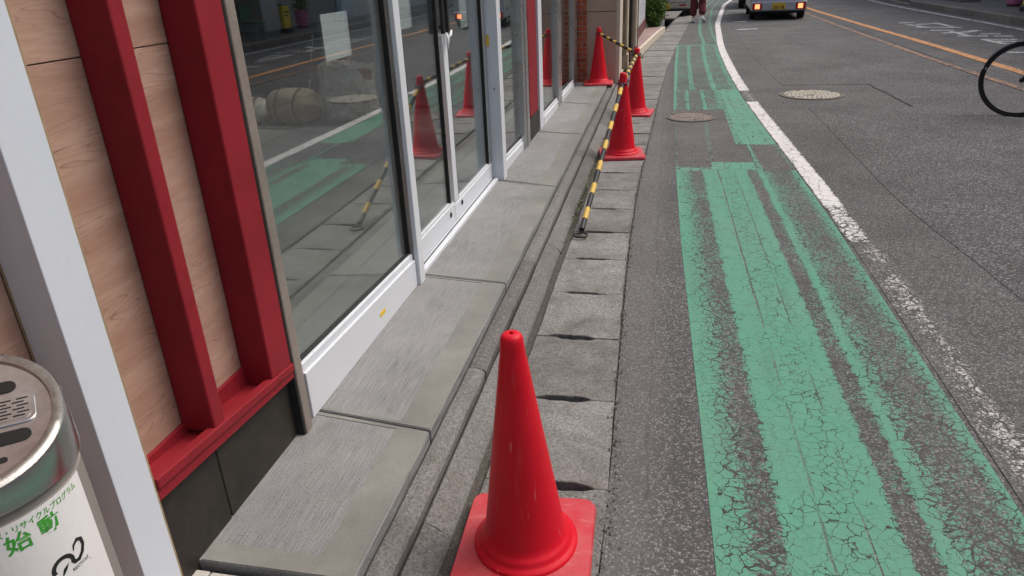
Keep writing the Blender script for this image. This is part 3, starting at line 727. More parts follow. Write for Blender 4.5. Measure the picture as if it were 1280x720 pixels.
st = MB().tube([(-4.05,7.75,.119),(-3.98,8.02,.95)], .012, 8).build('leaning_stick', M['alu_grey'], None)
tag(st, 'thin pale stick leaning behind the sacks', 'stick')
cb = MB().hexa([(-4.2,6.85,.119),(-3.75,6.82,.119),(-3.72,6.98,.119),(-4.18,7.0,.119),(-4.2,6.85,.125),(-3.75,6.82,.128),(-3.72,6.98,.126),(-4.18,7.0,.123)]).build('cardboard_sheet', pm('cardboard', (.25,.2,.14), .8, .15), None)
tag(cb, 'flat cardboard sheet on the shop floor before the sacks', 'cardboard')

# ------------------------------------------------------------------ ash bin
BC = Vector((-1.068, .737, 0)); BR = .15
bin_ = empty('ash_bin', (BC.x, BC.y, .054))
tag(bin_, 'round steel ash bin with white recycling label and slotted lid before the white post', 'bin')
def lidz(dx, dy): return .934 - .263*dx + .238*dy
M['steel'] = pm('brushed_steel', (.56,.565,.57), .25, .08, 3, .06, 90, .03, 40, metal=1, rvar=.06, st=(1,1,12))
M['steel_lid'] = pm('lid_steel', (.50,.495,.50), .33, .15, 9, .1, 60, .08, 14, metal=1, rvar=.1)
M['sand'] = pm('hammered_rim', (.36,.35,.33), .34, .15, 60, .22, 500, .25, 500, metal=1)
M['bin_grey'] = pm('bin_grey_paint', (.22,.205,.19), .45, .06, 4)
M['label'] = pm('bin_label', (.70,.69,.69), .38, .04, 4, .02, 60)
M['ink_green'] = pm('green_ink', (.05,.30,.035), .45, .08, 30)
M['ink_black'] = pm('black_ink', (.02,.02,.022), .4, .1, 30)
M['hole'] = pm('bin_hole', (.006,.006,.006), .8, .1)
NB = 72
def ring(r0, zf0, r1, zf1):
    vs_, fs_ = [], []
    for r_, zf in ((r0, zf0), (r1, zf1)):
        for i in range(NB):
            a = 2*math.pi*i/NB; dx, dy = r_*math.cos(a), r_*math.sin(a); vs_.append((BC.x+dx, BC.y+dy, zf(dx,dy)))
    for i in range(NB): j = (i+1) % NB; fs_.append((i,j,NB+j,NB+i))
    return vs_, fs_
def rings(lst):
    mb = MB()
    for (r0,z0),(r1,z1) in zip(lst, lst[1:]):
        v, f = ring(r0, z0 if callable(z0) else (lambda dx,dy,z=z0: z), r1, z1 if callable(z1) else (lambda dx,dy,z=z1: z)); mb.add(v, f)
    m = mb.mesh('ring'); bm = bmesh.new(); bm.from_mesh(m); bmesh.ops.remove_doubles(bm, verts=bm.verts, dist=1e-5); bm.to_mesh(m); bm.free(); smooth_angle(m, 40); return m
L = lambda off: (lambda dx, dy: lidz(dx,dy)+off)
obj('body', rings([(.10,.056),(.138,.056),(.1435,.062),(.1435,.815),(.1405,.816),(.1405,.836)]), M['bin_grey'], bin_)
obj('collar', rings([(.1415,.8365),(.1495,.8365),(.1505,.845),(BR,L(-.006)),(BR-.001,L(-.002))]), M['steel'], bin_)
obj('rim', rings([(BR-.001,L(-.0018)),(BR-.0035,L(.0015)),(BR-.012,L(.0025)),(BR-.019,L(.001)),(BR-.0205,L(-.004))]), M['sand'], bin_)
lid = obj('lid', rings([(BR-.0206,L(-.0042)),(BR-.035,L(-.0062)),(BR-.06,L(-.007)),(.045,L(-.0075)),(.002,L(-.0075))]), M['steel_lid'], bin_)
ua, ub = Vector((.743,.669)), Vector((-.669,.743))
def lp(a, b, off):
    d_ = ua*a + ub*b; return (BC.x+d_.x, BC.y+d_.y, lidz(d_.x,d_.y)+off)
def rrect(ca, cb, ha, hb, r, n=6):
    out = []
    for sa, sb, a0 in ((1,1,0),(-1,1,90),(-1,-1,180),(1,-1,270)):
        for i in range(n+1):
            t = R(a0+90*i/n); out.append((ca+sa*(ha-r)+r*math.cos(t), cb+sb*(hb-r)+r*math.sin(t)))
    return out
def onlid(name, poly, off, mat, th=.0012, par=lid, bev=0):
    n = len(poly); mb = MB().add([lp(a,b,off-th) for a,b in poly]+[lp(a,b,off) for a,b in poly], [tuple(range(n))[::-1], tuple(range(n,2*n))]+[(i,(i+1)%n,n+(i+1)%n,n+i) for i in range(n)])
    return mb.build(name, mat, par, bev)
for sg in (1, -1):
    onlid('round_hole', rrect(sg*.045, .06, .038, .0125, .0124), -.0055, M['hole'])
    onlid('small_hole', rrect(sg*.055, -.086, .009, .005, .0049), -.0055, M['hole'])
onlid('long_slot', rrect(0, -.046, .098, .0125, .0124), -.0055, M['hole'])
onlid('grille_frame', rrect(0, .008, .108, .031, .014), -.0040, M['steel_lid'], .003, lid, .0025)
gp = onlid('grille_plate', rrect(0, .008, .100, .024, .010), -.0034, M['steel_lid'], .002)
for r_ in range(6):
    for c_ in range(8):
        onlid('grille_slit', rrect(-.084+c_*.024+(r_ % 2)*.006, -.0095+r_*.007, .0085, .0013, .0012, 2), -.0030, M['hole'], .0006)
# wrapped label
def wrap(x, z, r_, t0):           # x metres along the arc from angle t0
    a = t0 + x/BR; return (BC.x+r_*math.cos(a), BC.y+r_*math.sin(a), z)
T0, T1 = R(-165), R(24)
vs_, fs_ = [], []
n = 50
for i in range(n+1):
    a = lerp(T0, T1, i/n)
    for z, rr in ((.20,.1437),(.20,.1442),(.8145,.1442),(.8145,.1437)): vs_.append((BC.x+rr*math.cos(a), BC.y+rr*math.sin(a), z))
for i in range(n):
    for q in range(4): fs_.append((i*4+q, i*4+(q+1)%4, i*4+4+(q+1)%4, i*4+4+q))
fs_ += [(0,1,2,3),(n*4,n*4+1,n*4+2,n*4+3)]
lab = MB().add(vs_, fs_).build('label', M['label'], bin_)
def text_mesh(body, size, bold=0.0, shear=0.0):
    c = bpy.data.curves.new('txt', 'FONT'); c.body = body; c.size = size; c.offset = bold; c.shear = shear; c.resolution_u = 3
    o = bpy.data.objects.new('txt', c); col.objects.link(o)
    dg = bpy.context.evaluated_depsgraph_get(); m = bpy.data.meshes.new_from_object(o.evaluated_get(dg))
    bpy.data.objects.remove(o); bpy.data.curves.remove(c)
    if m.materials: m.materials.clear()
    return m
def bin_text(body, size, a_right, zb, mat, bold, xs=1.0, name='lettering'):
    m = text_mesh(body, size, bold)
    bm = bmesh.new(); bm.from_mesh(m)
    bmesh.ops.triangulate(bm, faces=bm.faces)
    for it in range(2):
        long = [e for e in bm.edges if e.calc_length() > .012]
        if long: bmesh.ops.subdivide_edges(bm, edges=long, cuts=1)
    xm = max(v.co.x for v in bm.verts)
    for v in bm.verts: v.co = Vector(wrap((v.co.x-xm)*xs, zb+v.co.y, .1446, R(a_right)))
    bm.to_mesh(m); bm.free()
    return obj(name, m, mat, lab)
bin_text('回収・リサイクルプログラム', .0138, 16, .797, M['ink_green'], .0002, .88)
bin_text('始 動', .036, -3, .764, M['ink_green'], .0008, 1.08)
bin_text('RECYCLE', .0085, 6, .668, M['ink_black'], .0001, 1)
def ribbon(pts, wd):
    vs_, fs_ = [], []
    for k, (x, z) in enumerate(pts):
        a = Vector(pts[min(k+1,len(pts)-1)]) - Vector(pts[max(k-1,0)]); a.normalize(); nn = Vector((-a.y,a.x)); ww = wd[k] if isinstance(wd, list) else wd
        for s_ in (1,-1): q = Vector((x,z))+nn*ww*s_/2; vs_.append(wrap(q.x, q.y, .1446, R(-3)))
    for k in range(len(pts)-1): fs_.append((2*k,2*k+1,2*k+3,2*k+2))
    return MB().add(vs_, fs_)
cv = []
for i in range(15):
    t = R(200-210*i/14); cv.append((-.022+.016*math.cos(t)*1.1, .690+.016*math.sin(t)))
for i in range(17):
    t = R(-170+260*i/16); cv.append((.010+.0145*math.cos(t)*1.1, .697+.013*math.sin(t)))
ribbon(cv[:15], .0075).build('recycling_mark', M['ink_black'], lab)
ribbon([(-.007,.690),(-.002,.682),(.006,.681),(.016,.688),(.022,.700),(.021,.711),(.013,.716),(.004,.711),(.001,.702)], [.0075,.0075,.0075,.0075,.0075,.0075,.007,.005,.002]).build('recycling_mark', M['ink_black'], lab)
ribbon([(-.030,.672),(-.022,.683),(-.013,.690)], [.001,.007,.0005]).build('recycling_mark', M['ink_black'], lab)
ribbon([(-.012,.655),(.028,.664)], .0012).build('recycling_mark', M['ink_black'], lab)

# ------------------------------------------------------------------ traffic cones and bars
def cone_mat():
    t = NT('cone_red_plastic'); co = t.co('Object'); n = t.noise(co, 5, 5, .6); sc_ = t.noise(t.co('Object',(40,40,2.5)), 1, 4)
    c = t.mix(t.mr(n, .3, .7), (.52,.003,.014), (.60,.005,.020)); c = t.mix(t.mr(sc_, .60, .75, 0, .35), c, (.60,.08,.09)); c = t.mix(t.mr(t.noise(co, 16, 6, .75), .58, .75, 0, .4), c, (.36,.02,.025)); c = t.mix(t.mr(t.noise(t.co('Object',(60,60,9)), 1, 3), .68, .74, 0, .4), c, (.68,.25,.25))
    t.bump(n, .05, .004)
    return t.done(c, t.mr(n, .3, .7, .36, .55), 0, .28)
M['cone'] = cone_mat()
def cone_base_mat():
    t = NT('cone_base_plastic'); co = t.co('Object'); n = t.noise(co, 11, 6, .7); n2 = t.noise(t.co('Object',(3,14,8)), 2.4, 3, .5)
    c = t.mix(t.mr(n, .3, .72), (.46,.016,.028), (.46,.085,.095)); c = t.mix(t.mr(n2, .62, .70, 0, .3), c, (.58,.22,.23))  # pinkish fade; the streaky pale patches paint in glossy highlights
    c = t.mix(t.mr(t.noise(co, 180, 2), .58, .75, 0, .5), c, (.35,.12,.11))
    t.bump(n, .15, .004)
    return t.done(c, t.mr(n, .3, .7, .42, .6), 0, .35)
M['cone_base'] = cone_base_mat()
def cone_proto():
    root = empty('traffic_cone')
    # plate with rounded corners
    def rr(h, r, n=7):
        return [(x, y) for x, y in rrect(0, 0, h, h, r, n)]
    P0, P1, P2, P3 = rr(.192,.04), rr(.194,.04), rr(.189,.036), rr(.150,.10)
    lv = [(P0,0),(P1,.006),(P1,.018),(P2,.026),(P3,.030)]; n = len(P0)
    vs_, fs_ = [], []
    for p, z in lv: vs_ += [(x,y,z) for x,y in p]
    for k in range(len(lv)-1):
        for i in range(n): j = (i+1) % n; fs_.append((k*n+i,k*n+j,k*n+n+j,k*n+n+i))
    fs_.append(tuple(range(n))[::-1]); fs_.append(tuple(len(lv)*n-n+i for i in range(n)))
    m = MB().add(vs_, fs_).mesh('base_plate'); smooth_angle(m, 35)
    obj('base_plate', m, M['cone_base'], root)
    c = MB().lathe([(.150,.029),(.150,.036),(.147,.041),(.138,.045),(.1335,.050),(.1315,.058),(.128,.064),(.1225,.068),(.118,.075),(.1135,.09),(.072,.38),(.0395,.610),(.0365,.632),(.0345,.640),(.0325,.662),(.030,.690),(.0275,.700),(.0215,.7065),(.012,.709),(.006,.7085),(.0058,.700)], 48, cap=False)
    m = c.mesh('cone_body'); smooth_angle(m, 50); obj('cone_body', m, M['cone'], root)
    nt = MB().lathe([(.0318,.668),(.0330,.671),(.0318,.674)], 24, cap=False)
    return root
proto = cone_proto()
CONES = [((-.338,1.562,.004), 2, 'near red traffic cone on the gutter slabs, largest in the foreground'),
         ((-.350,6.30,.002), 8, 'red traffic cone on the gutter slabs holding the striped bar that reaches the ground'),
         ((-.315,8.22,.002), -6, 'red traffic cone on the gutter slabs farther along, linking two striped bars'),
         ((-.868,9.80,.102), 4, 'red traffic cone on the apron end against the brick and beige wall')]
cones = []
for i, (loc, a, lb_) in enumerate(CONES):
    o = proto if i == 0 else copy_tree(proto)
    o.location = loc; o.rotation_euler = (0,0,R(a)); tag(o, lb_, 'cone', 'red traffic cones'); cones.append(o)
cones[0].rotation_euler = (R(.4), R(-1.2), R(2))
M['bar_black'] = pm('bar_black', (.016,.016,.017), .4, .15, 20)
M['bar_yellow'] = pm('bar_yellow', (.58,.38,.07), .45, .15, 20, dirt=.3, dcol=(.3,.2,.06), dsc=20)
def barricade(p, q, label, first_ring=True, flat_end=False):
    p, q = Vector(p), Vector(q); d_ = (q-p); L_ = d_.length; d_.normalize()
    root = empty('barricade_bar', p); tag(root, label, 'barrier bar', 'yellow and black bars between the cones')
    off = .055
    a, b = p + d_*off, q - d_*off
    MB().tube([a, a.lerp(b,.5), b], .0175, 14).build('bar', M['bar_black'], root, ang=40)
    n = max(3, int(round((L_-.1)/.30))); seg = (b-a).length/n
    for k in range(n):
        s0 = a + d_*(seg*(k+.38)); s1 = a + d_*(seg*(k+.80))
        MB().tube([s0, s0.lerp(s1,.5), s1], .0181, 14).build('yellow_band', M['bar_yellow'], root, ang=40)
    for (c, s_, rr_) in ((p, 1, .042), (q, -1, .042)):
        # end ring that drops over a cone's tip; a ring on the ground lies flat
        pts = [c + Vector((rr_*math.cos(t), rr_*math.sin(t), 0)) for t in [2*math.pi*i/20 for i in range(20)]]
        MB().tube(pts, .007, 8, True).build('end_ring', M['bar_black'], root, smooth=True)
        g0 = c + Vector((d_.x,d_.y,0)).normalized()*s_*rr_; g1 = c + d_*s_*(off+.06)
        MB().tube([g0, g0.lerp(g1,.5), g1], [.008,.0125,.0155], 8).build('socket', M['bar_black'], root, smooth=True)
barricade((-.478,4.20,.012), (-.353,6.285,.625), 'striped bar sloping from the gutter slabs up to a cone')
barricade((-.347,6.325,.640), (-.317,8.205,.635), 'striped bar between the two cones standing on the gutter slabs')
barricade((-.322,8.23,.650), (-.866,9.785,.738), 'striped bar from a gutter cone to the cone by the brick wall')

# ------------------------------------------------------------------ manhole covers
def manhole(loc, r_, mat, mat2, label, seed):
    rr = random.Random(seed); root = empty('manhole_cover', loc); tag(root, label, 'manhole cover', 'manhole covers in the road')
    c = MB().lathe([(r_*.999,-.03),(r_*.999,.006),(r_*.94,.0075),(r_*.93,.003),(.01,.003)], 48, loc).build('cover', mat2, root, ang=30)
    MB().lathe([(r_*1.075,-.03),(r_*1.075,.006),(r_*1.01,.0075),(r_*1.005,-.02)], 48, loc, cap=False).build('frame', mat2, root, ang=30)
    mb = MB(); k = 0
    for q in range(1, 8):
        rad = r_*.93*(q-.3)/7.2; n = max(4, int(2*math.pi*rad/(r_*.155)))
        for i in range(n):
            if rr.random() < .08: continue
            a0 = 2*math.pi*(i+.14+.5*(q % 2))/n; a1 = a0 + 2*math.pi*.72/n; ra, rb_ = rad-r_*.045, rad+r_*.045
            mb.prism([(loc[0]+x*math.cos(a), loc[1]+x*math.sin(a)) for x, a in ((ra,a0),(rb_,a0),(rb_,a1),(ra,a1))], loc[2]+.002, loc[2]+.0078)
    mb.build('raised_pattern', mat, root)
M['cover_sheen'] = pm('sheen_pale_cover', (.50,.48,.40), .6, .15, 8, .2, 120, dirt=.3, dcol=(.25,.22,.17), dsc=8)  # pale tone paints the sky's glancing sheen into the cover
M['cover_dark'] = pm('cover_recess', (.13,.115,.09), .75, .2, 20)
M['cover_brown'] = pm('iron_cover', (.32,.27,.24), .6, .2, 10, .2, 120, metal=.2, dirt=.4, dcol=(.16,.10,.07))
M['cover_dk2'] = pm('iron_recess', (.11,.095,.085), .7, .2, 20)
manhole((.292,8.01,.004), .245, M['cover_brown'], M['cover_dk2'], 'small brown iron manhole cover in the green cycle lane', 1)
manhole((1.745,9.39,.004), .345, M['cover_sheen'], M['cover_dark'], 'larger patterned manhole cover in the traffic lane, pale sky sheen painted into its colour', 2)

# ------------------------------------------------------------------ neighbouring buildings on the left
bb_ = empty('beige_building', (-.9,10.3,.05)); tag(bb_, 'beige clad building end with a strip of orange brick beyond the shop', 'building')
bx('brick_core', M['mortar'], -1.172, -1.046, 10.003, 10.4, -.2, 3.2, bb_, 0)
z = .092; k = 0
bmA = {}
def brick(x0, x1, z0):
    key = round(x1-x0, 4)
    if key not in bmA: bmA[key] = MB().box(0, x1-x0, 0, .05, 0, .056).mesh('brick')
    o = obj('brick', bmA[key], M['brick'], bb_, .003, 1); o.matrix_parent_inverse = wm(bb_).inverted(); o.location = (x0, 9.993+random.uniform(-.003,.003), z0)
while z < 3.1:
    if k % 2 == 0: brick(-1.171, -1.0465, z)
    else: brick(-1.171, -1.115, z); brick(-1.105, -1.0465, z)
    z += .0665; k += 1
bx('cladding_panel', M['beige'], -1.045, -.664, 10.02, 10.55, -.2, .983, bb_, .004)
bx('cladding_panel', M['beige'], -1.045, -.664, 10.02, 10.55, .992, 3.2, bb_, .004)
bx('panel_joint', M['int_dark'], -1.04, -.67, 10.03, 10.5, .982, .993, bb_, 0)
bx('corner_pier', M['beige_light'], -.6635, -.612, 10.03, 10.56, -.2, 3.2, bb_, .006)
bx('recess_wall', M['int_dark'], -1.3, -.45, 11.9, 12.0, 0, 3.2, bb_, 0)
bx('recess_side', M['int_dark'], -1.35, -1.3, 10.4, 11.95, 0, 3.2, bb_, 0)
bx('upper_wall', M['beige'], -6.2, -.62, 10.01, 13, 3.21, 6.8, bb_)
for (x0, x1, y0, zb) in ((-.655,-.565,11.1,.17),(-.535,-.455,11.5,.17)):
    cc = bx('column', M['column'], x0, x1, y0, y0+.3, zb+.16, 3.2, bb_, .03)
    bx('column_foot', M['beige'], x0-.012, x1+.012, y0-.012, y0+.3, zb-.08, zb+.159, cc, .008)
MB().tube([(-.548,11.35,.2),(-.548,11.35,3.2)], .016, 10).build('downpipe', M['black_plastic'], bb_, smooth=True)
MB().tube([(-.600,11.09,.33),(-.600,11.09,3.2)], .016, 10).build('downpipe', M['column'], bb_, smooth=True)
bx('meter_box', M['maroon'], -.462, -.43, 11.45, 11.49, .28, .40, bb_, .004)
# raised step along the neighbours: front concrete part, tiled part behind
STE = [(-.66,10.2),(-.64,10.57),(-.47,13.7),(-.20,17.2),(-.06,18.6)]
step = strip_mesh('tiled_step', lambda y: -1.3, lambda y: pl(STE,y)-.06, ys(10.57,18.6,.6), -.25, .118, M['beige']); tag(step, kind='structure')
strip_mesh('step_nosing', lambda y: pl(STE,y)-.0595, lambda y: pl(STE,y), ys(10.57,18.6,.6), -.25, .121, M['beige_light'], step)
y = 12.3
while y < 18.3:
    x = pl(STE,y)-.065
    while x > -1.0:
        MB().prism([(x-.144,y+.003),(x-.003,y+.003),(x-.003,y+.142),(x-.144,y+.142)], .112, .1235).build('floor_tile', M['pink_tile'], step)
        x -= .147
    y += .147
# white tiled building
tb = empty('white_tiled_building', (-.9,15.5,.12)); tag(tb, 'white tiled wall with maroon base rising behind the leafy shrub', 'building')
def tilewall():
    t = NT('white_wall_tiles'); tc = t.n('TexCoord'); sx = t.n('SeparateXYZ'); t.l(tc.outputs['Object'], sx.inputs[0]); cb_ = t.n('CombineXYZ'); t.l(sx.outputs[1], cb_.inputs[0]); t.l(sx.outputs[2], cb_.inputs[1])
    b = t.n('TexBrick'); t.l(cb_.outputs[0], b.inputs['Vector']); b.inputs['Scale'].default_value = 1; b.inputs['Brick Width'].default_value = .24; b.inputs['Row Height'].default_value = .075; b.inputs['Mortar Size'].default_value = .008
    b.inputs['Color1'].default_value = (.66,.69,.73,1); b.inputs['Color2'].default_value = (.58,.61,.66,1); b.inputs['Mortar'].default_value = (.30,.31,.33,1)
    t.bump(b.outputs['Fac'], -.5, .01); return t.done(b.outputs['Color'], .35, 0, .5)
M['tilewall'] = tilewall()
def wallseg(name, mat, z0, z1, dx, par):
    return MB().hexa([(-3,12.0,z0),(-.67+dx,12.0,z0),(-.535+dx,18.4,z0),(-3,18.4,z0),(-3,12.0,z1),(-.67+dx,12.0,z1),(-.535+dx,18.4,z1),(-3,18.4,z1)]).build(name, mat, par, .004)
wallseg('wall', M['tilewall'], .341, 6.5, 0, tb); wallseg('base', M['maroon'], .05, .34, .015, tb)
fb = empty('grey_far_house', (-2,30,0)); tag(fb, 'plain house wall farther up the street beyond the parked minivan', 'building')
bx('wall', M['render_wall'], -6, -1.6, 22, 34, -.2, 5.5, fb, .01)
bx('roof', M['skirt'], -6.3, -1.3, 21.7, 34.3, 5.51, 5.75, fb, .02)
for yy in (24, 27.5, 31): bx('window', M['int_dark'], -1.605, -1.59, yy, yy+1.4, 1.0, 2.2, fb, .01)
bx('path_strip', M['lane'], -6, -.1, 18.7, 34, -.25, -.01, fb, 0)

# ------------------------------------------------------------------ leafy shrub and small weeds
def leaf_mat(name, a, b):
    t = NT(name); oi = t.n('TexNoise'); t.l(t.co('Object'), oi.inputs['Vector']); oi.inputs['Scale'].default_value = 9
    c = t.mix(t.mr(oi.outputs[0], .3, .7), a, b); t.b.inputs['Transmission Weight'].default_value = 0; t.b.inputs['Subsurface Weight'].default_value = .0
    return t.done(c, .5, 0, .35)
M['leaf'] = leaf_mat('shrub_leaf', (.035,.085,.012), (.13,.24,.035)); M['stem'] = pm('stem', (.12,.1,.05), .8)
M['weed'] = leaf_mat('weed_leaf', (.05,.085,.02), (.11,.17,.04))
def leaves(mb, c, s, rnd):
    a = rnd.uniform(0,6.28); e = rnd.uniform(-.6,.9); d_ = Vector((math.cos(a)*math.cos(e), math.sin(a)*math.cos(e), math.sin(e)))
    n_ = d_.cross(Vector((rnd.uniform(-1,1),rnd.uniform(-1,1),rnd.uniform(-1,1)))).normalized(); k = d_.cross(n_)
    c = Vector(c); w_ = s*.32
    mb.add([c, c+d_*s*.5+n_*w_-k*s*.06, c+d_*s, c+d_*s*.5-n_*w_-k*s*.06, c+d_*s*.5+k*s*.05], [(0,1,4),(1,2,4),(2,3,4),(3,0,4)])
def shrub(loc, h, r_, n, label, seed, ls=.055):
    rnd = random.Random(seed); root = empty('leafy_shrub', loc); tag(root, label, 'shrub')
    sm, lm_ = MB(), MB(); tips = []
    for i in range(34):
        a = rnd.uniform(0,6.28); sp = r_*rnd.uniform(.1,1)**.6; hh = h*rnd.uniform(.45,1)*(1-.25*(sp/r_)**2)
        pts = [Vector(loc)+Vector((sp*f**1.3*math.cos(a)+.04*math.sin(5*f+a), sp*f**1.3*math.sin(a), hh*f-.1*(f**3)*sp)) for f in (0,.25,.5,.75,1)]
        sm.tube(pts, [.009,.008,.006,.005,.003], 5); tips.append(pts)
    for i in range(n):
        pts = rnd.choice(tips); f = rnd.uniform(.12,1)*4; k = min(3,int(f)); p = pts[k].lerp(pts[k+1], f-k) + Vector((rnd.gauss(0,.05),rnd.gauss(0,.05),rnd.gauss(0,.04)))
        if p.z < .06: continue
        leaves(lm_, p, ls*rnd.uniform(.6,1.3), rnd)
    sm.build('stems', M['stem'], root); lm_.build('leaves', M['leaf'], root)
shrub((-.34,18.75,.03), 1.35, .42, 5200, 'leafy green shrub growing against the end of the white tiled wall', 4)
shrub((-.9,19.6,.03), 1.5, .5, 2500, 'taller green shrub half hidden behind the first shrub and the tiled wall', 5)
wm_ = MB(); rnd = random.Random(9)
for _ in range(420):
    y = rnd.choice([rnd.gauss(11.6,.5), rnd.gauss(5.2,.5), rnd.gauss(9.0,.8), rnd.uniform(4.3,10.5)])
    if y > 10.6: x = pl(STE,y)+rnd.uniform(.0,.07); n_, s_ = 5, .05
    else: x = rnd.choice([-.660,-.551])+rnd.uniform(-.006,.006); n_, s_ = 3, .016
    for _k in range(n_): leaves(wm_, (x+rnd.gauss(0,.008), y+rnd.gauss(0,.015), rnd.uniform(0,.03) if y < 10.6 else rnd.uniform(0,.10)), s_*rnd.uniform(.6,1.3), rnd)
tag(wm_.build('weeds', M['weed']), 'small weeds sprouting along the kerb joints', 'weeds', kind='stuff')
gr_ = MB(); rnd = random.Random(19)
for _ in range(2600):
    y = rnd.uniform(.9, 9); k_ = rnd.random(); x = (rnd.gauss(-.545,.012) if k_ < .25 else rnd.uniform(-.53,-.02) if k_ < .4 else rnd.gauss(-.66,.01) if k_ < .5 else rnd.uniform(-.1,.2) if k_ < .6 else pl(GUT_R,y)+rnd.gauss(.004,.012)); s_ = rnd.uniform(.0012,.0045) if k_ < .6 else rnd.uniform(.002,.007); z0 = .003 if x > -.54 else (.012 if x > -.6 else .05)
    a = rnd.uniform(0,6.28)
    gr_.add([(x+s_*math.cos(a+q)*rnd.uniform(.7,1.2), y+s_*math.sin(a+q)*rnd.uniform(.7,1.2), z0) for q in (0,2.1,4.2)]+[(x,y,z0+s_*.9)], [(0,1,3),(1,2,3),(2,0,3)])
tag(gr_.build('grit', M['slab']), 'loose grit scattered over the gutter slabs and kerb', 'grit', kind='stuff')
#END_PART2
# ------------------------------------------------------------------ vehicles (built with the rear at y = 0, facing away)
M['silver'] = pm('silver_paint', (.42,.43,.46), .32, .04, 2, metal=.35, spec=.6)
M['silver_beige'] = pm('champagne_paint', (.42,.40,.37), .32, .04, 2, metal=.35, spec=.6)
M['dark_paint'] = pm('dark_paint', (.025,.026,.03), .3, .05, 2, spec=.6)
M['tyre'] = pm('tyre_rubber', (.02,.02,.02), .8, .15, 30)
M['rim'] = pm('wheel_rim', (.35,.35,.36), .4, .1, 10, metal=.7)
M['auto_glass'] = pm('dark_auto_glass', (.02,.024,.026), .06, .02, spec=.8)
M['plate_yellow'] = pm('yellow_plate', (.62,.42,.03), .5, .05, 20)
M['lamp_red'] = pm('lamp_red_lens', (.35,.02,.02), .2, .1, 30)
M['chrome'] = pm('chrome', (.6,.6,.62), .15, .05, metal=1)
def emis(name, c, s):
    t = NT(name); t.b.inputs['Emission Color'].default_value = (*c,1); t.b.inputs['Emission Strength'].default_value = s; return t.done(c, .3)
M['lamp_lit'] = emis('lit_tail_lamp', (1,.26,.10), 1.5)
def wheel_parts(root, x, y, r_, w_):
    s = 1 if x > 0 else -1
    def latx(prof, n=28):
        vs_, fs_ = [], []
        for rr, o in prof:
            for i in range(n): a = 2*math.pi*i/n; vs_.append((x+s*o, y+rr*math.cos(a), r_+rr*math.sin(a)))
        for k in range(len(prof)-1):
            for i in range(n): j = (i+1) % n; fs_.append((k*n+i,k*n+j,k*n+n+j,k*n+n+i))
        return MB().add(vs_, fs_)
    t = latx([(r_*.62,-w_),(r_*.95,-w_),(r_,-w_*.85),(r_,-.15*w_),(r_*.95,0),(r_*.63,.005)]).build('wheel', M['tyre'], root, ang=40)
    latx([(r_*.63,-.005),(r_*.58,-.012),(r_*.5,-.04),(r_*.2,-.03),(r_*.18,-.005),(.001,-.005)]).build('rim', M['rim'], t, ang=40)
def vehicle(name, W, side, belt, paint_, label, cat, rear, glass_rear=True, group=None, tumble=.86):
    """side: closed (y,z) outline of the body shell"""
    root = empty(name); tag(root, label, cat, group)
    n = len(side); zt = max(z for _, z in side)
    vs_ = []
    for sx_ in (-1, 1):
        for (y, z) in side:
            k = 1 if z < belt else lerp(1, tumble, (z-belt)/(zt-belt)); vs_.append((sx_*W/2*k, y, z))
    fs_ = [tuple(range(n))[::-1], tuple(range(n,2*n))]+[(i,(i+1)%n,n+(i+1)%n,n+i) for i in range(n)]
    body = MB().add(vs_, fs_).build('body', paint_, root, .045, seg=3); smooth_angle(body.data, 20)
    L_ = max(y for y, _ in side)
    r_ = .27 if W < 1.55 else .31
    for x in (-W/2+.012, W/2-.012):
        for y in (.52, L_-.58): wheel_parts(root, x, y, r_, .16)
    MB().box(-W/2+.12, W/2-.12, .15, L_-.2, .16, .30).build('underbody', M['tyre'], root)
    rear(root, W)
    return root
def digits(txt, size, par, x, y, z, mat):
    m = text_mesh(txt, size, .003); xs_ = [v.co.x for v in m.vertices]; cx = (min(xs_)+max(xs_))/2
    for v in m.vertices: v.co = Vector((x+v.co.x-cx, y, z+v.co.y))
    return obj('plate_digits', m, mat, par)
# small grey box van ahead in the lane, tail lamps lit
def rear_kei(root, W):
    bp = MB().box(-W/2+.01, W/2-.01, -.06, .10, .235, .47).build('bumper', M['silver'], root, .03, seg=3)
    MB().box(-W/2+.05, W/2-.05, -.045, .08, .20, .2345).build('bumper_lip', M['black_plastic'], bp, .01)
    for s in (-1, 1):
        l_ = MB().box(s*(W/2-.165)-.125, s*(W/2-.165)+.125, -.075, -.055, .265, .425).build('tail_light', M['lamp_red'], root, .012)
        MB().box(s*(W/2-.17)-.06, s*(W/2-.17)+.06, -.081, -.0745, .290, .405).build('lit_bulb', M['lamp_lit'], l_, .01)
    p = MB().box(-.165, .165, -.078, -.066, .265, .43).build('licence_plate', M['plate_yellow'], root, .004)
    digits('50-18', .115, p, 0, -.0795, .285, M['black_plastic'])
    MB().box(-.12,.12,.0,.04,.16,.2).build('tow_bar', M['black_plastic'], root, .02)
    MB().box(-W/2*.80, W/2*.80, -.012, .02, 1.05, 1.62).build('rear_window', M['auto_glass'], root, .03)
    MB().box(-.006, .006, -.008, .01, .50, 1.0).build('gate_handle', M['black_plastic'], root)
    MB().box(-.12, .12, -.03, .0, .93, .98).build('door_handle', M['black_plastic'], root, .01)
    for s in (-1,1):
        for (a, b) in ((.25,1.15),(1.3,2.15)):
            MB().hexa([(s*W/2*.985-.01,a,1.02),(s*W/2*.985+.01,a,1.02),(s*W/2*.985+.01,b,1.02),(s*W/2*.985-.01,b,1.02),(s*W/2*.90-.01,a+.03,1.58),(s*W/2*.90+.01,a+.03,1.58),(s*W/2*.90+.01,b-.03,1.58),(s*W/2*.90-.01,b-.03,1.58)]).build('side_window', M['auto_glass'], root, .01)
